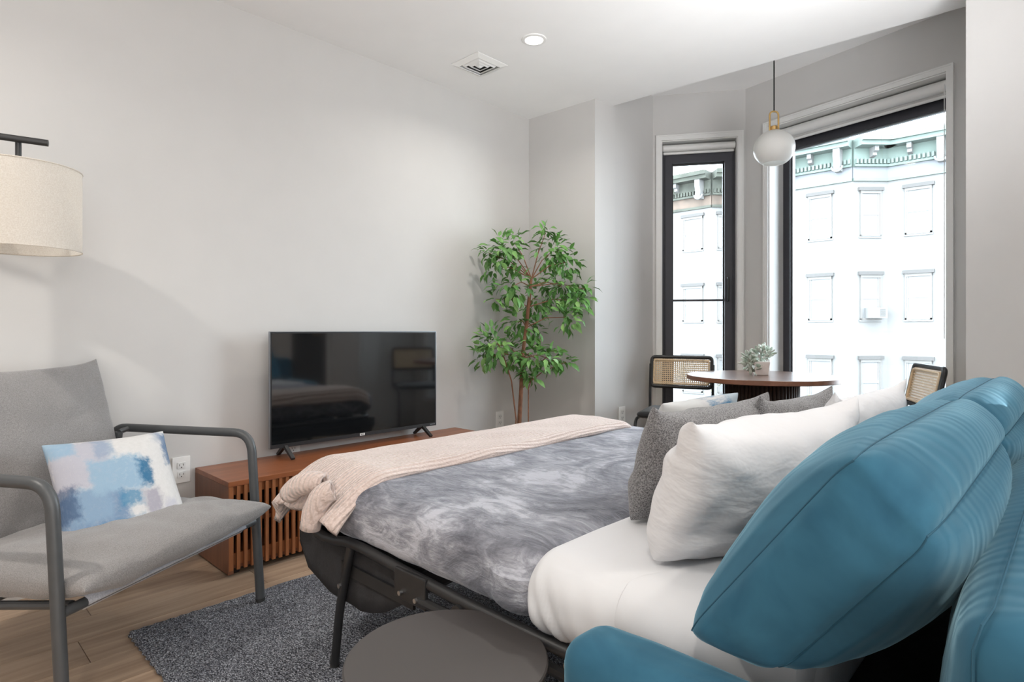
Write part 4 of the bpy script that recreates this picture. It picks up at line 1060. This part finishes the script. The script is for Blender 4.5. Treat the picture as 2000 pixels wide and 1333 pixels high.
def cane_chair(bc, fac, label, lean, w=.45):
    """bc: centre of backrest (plan), fac: facing direction"""
    fd = V((fac[0], fac[1], 0)).normalized(); sd = V((-fd.y, fd.x, 0))
    P = lambda a, b, z: V((bc[0], bc[1], 0)) + fd * a + sd * b + V((0, 0, z))
    t = thing('cane_chair', P(.22, 0, 0), label, 'dining chair')
    zb, zt = .625, .863; la = lambda z: -(z - .74) * lean
    # back frame: rounded rectangle of black wood
    pts = []
    hw = w / 2 - .012
    corners = [(-hw, zb + .012), (hw, zb + .012), (hw, zt - .012), (-hw, zt - .012)]
    c3 = [P(la(z), b, z) for b, z in corners]
    m0 = (c3[0] + c3[1]) / 2
    path = fillet([m0, c3[1], c3[2], c3[3], c3[0], m0], .03, 5)[:-1]
    obj('back_frame', MB().tube(path, .0135, 10, closed=True), 'blackwood', t, smooth=True)
    inner = [P(la(z) + .010, b, z) for b, z in [(-hw + .02, zb + .034), (hw - .02, zb + .034), (hw - .02, zt - .034), (-hw + .02, zt - .034)]]
    mi = (inner[0] + inner[1]) / 2
    obj('cane_spline', MB().tube(fillet([mi, inner[1], inner[2], inner[3], inner[0], mi], .02, 4)[:-1], .0075, 8, closed=True), 'cane', t, smooth=True)
    # woven cane: thin crossing strands with open holes
    mb = MB(); x0, x1, z0, z1 = -hw + .008, hw - .008, zb + .018, zt - .018
    nx, nzz = int((x1 - x0) / .0135), int((z1 - z0) / .0135)
    def strip(b0, z0_, b1, z1_, wd, o):
        A_ = P(la(z0_) + .004 + o, b0, z0_); B_ = P(la(z1_) + .004 + o, b1, z1_)
        d = (B_ - A_).normalized(); nrm = (fd + V((0, 0, lean))).normalized(); s_ = d.cross(nrm).normalized() * wd
        q = [A_ - s_, A_ + s_, B_ + s_, B_ - s_]; th = nrm * .0007
        f = [mb.bm.verts.new(p + th) for p in q]; g = [mb.bm.verts.new(p - th) for p in q]
        mb.bm.faces.new(f); mb.bm.faces.new(g[::-1])
        for k in range(4): mb.bm.faces.new([f[k], g[k], g[(k + 1) % 4], f[(k + 1) % 4]])
    for k in range(nx + 1):
        b = x0 + (x1 - x0) * k / nx; strip(b, z0, b, z1, .0033, 0)
    for k in range(nzz + 1):
        z = z0 + (z1 - z0) * k / nzz; strip(x0, z, x1, z, .0033, .0016)
    obj('cane_weave', mb, 'cane', t, kind='stuff')
    for sg in (-1, 1):                              # cantilever side tube
        b = sg * (w / 2 - .004)
        path = fillet([P(la(.80), b, .80), P(la(.60), b, .60), P(.012, b, .455), P(.46, b, .450), P(.46, b, .014), P(.0, b, .014)], .07, 7)
        obj('side_tube', MB().tube(path, .0105, 10), 'black_metal', t, smooth=True)
    obj('floor_bar', MB().tube([P(.0, -w / 2 + .004, .014), P(.0, w / 2 - .004, .014)], .0105, 10), 'black_metal', t, smooth=True)
    Ms = basis(P(.245, 0, .475), sd, -fd, V((0, 0, 1)))
    mbs = roundbox_mb(-w / 2 + .008, w / 2 - .008, -.225, .215, -.022, .026, (.05, .05, .022), (16, 16, 4))
    obj('seat', mbs, 'blackseat', t, smooth=True, merge=1e-5, M=basis(P(.25, 0, .478), V((sd.x, sd.y, 0)), V((-fd.x, -fd.y, 0)), V((0, 0, 1))))
    return t
cane_chair((.90, 3.965), (.306, -.952), 'black framed cane-back chair beside the narrow window', .13)
cane_chair((2.384, 3.854), (-.891, -.454), 'cane-back chair at the right side of the dining table, behind the teal cushions', .20)

# little succulent on the table
pc = V((1.535, 3.80, dz))
t = thing('potted_succulent', pc, 'small sage-green potted succulent on the round dining table', 'plant')
Mp = Matrix.Translation(pc) @ Matrix.Rotation(radians(30), 4, 'Z')
mb = MB()
v0 = [mb.bm.verts.new(Mp @ V((x * .038, y * .038, 0))) for x, y in ((-1, -1), (1, -1), (1, 1), (-1, 1))]; v1 = [mb.bm.verts.new(Mp @ V((x * .048, y * .048, .085))) for x, y in ((-1, -1), (1, -1), (1, 1), (-1, 1))]
mb.bm.faces.new(v0[::-1]); mb.bm.faces.new(v1)
for k in range(4): mb.bm.faces.new([v0[k], v0[(k + 1) % 4], v1[(k + 1) % 4], v1[k]])
obj('pot', mb, 'pot', t, bevel=.004)
sm = MB(); sm.lathe([(.0, 0), (.006, .012), (.011, .03), (.009, .042), (.0, .05)], (0, 0, 0), 8, Matrix.Scale(.45, 4, (0, 1, 0))); sme = sm.mesh('leaf', 'succ', True)
r4 = random.Random(5)
for (ox, oy, oz, R_, n_) in ((.0, .0, .12, .055, 70), (-.045, -.05, .07, .04, 34), (-.055, -.02, .10, .035, 26), (.025, .02, .13, .035, 24), (-.03, -.06, .03, .025, 12)):
    for k in range(n_):
        d = V((r4.gauss(0, 1), r4.gauss(0, 1), r4.gauss(.35, 1))).normalized(); p = pc + V((ox, oy, oz)) + d * R_ * r4.uniform(.35, .8)
        if p.z < dz + .02: p.z = dz + .025
        z_ = (d + V((0, 0, .3))).normalized(); x_ = z_.orthogonal().normalized(); M = basis(p, x_, z_.cross(x_), z_) @ Matrix.Rotation(r4.uniform(0, 6), 4, 'Z') @ Matrix.Scale(r4.uniform(.7, 1.1), 4)
        o = bpy.data.objects.new('leaf', sme); COL.objects.link(o); o.parent = t; o.matrix_parent_inverse = PINV[t.name]; o.matrix_basis = M
obj('stems', MB().tube([pc + V((0, 0, .07)), pc + V((0, 0, .14))], .004, 6).tube([pc + V((0, 0, .08)), pc + V((-.03, -.035, .09)), pc + V((-.04, -.055, .05))], .003, 6), 'succ', t)
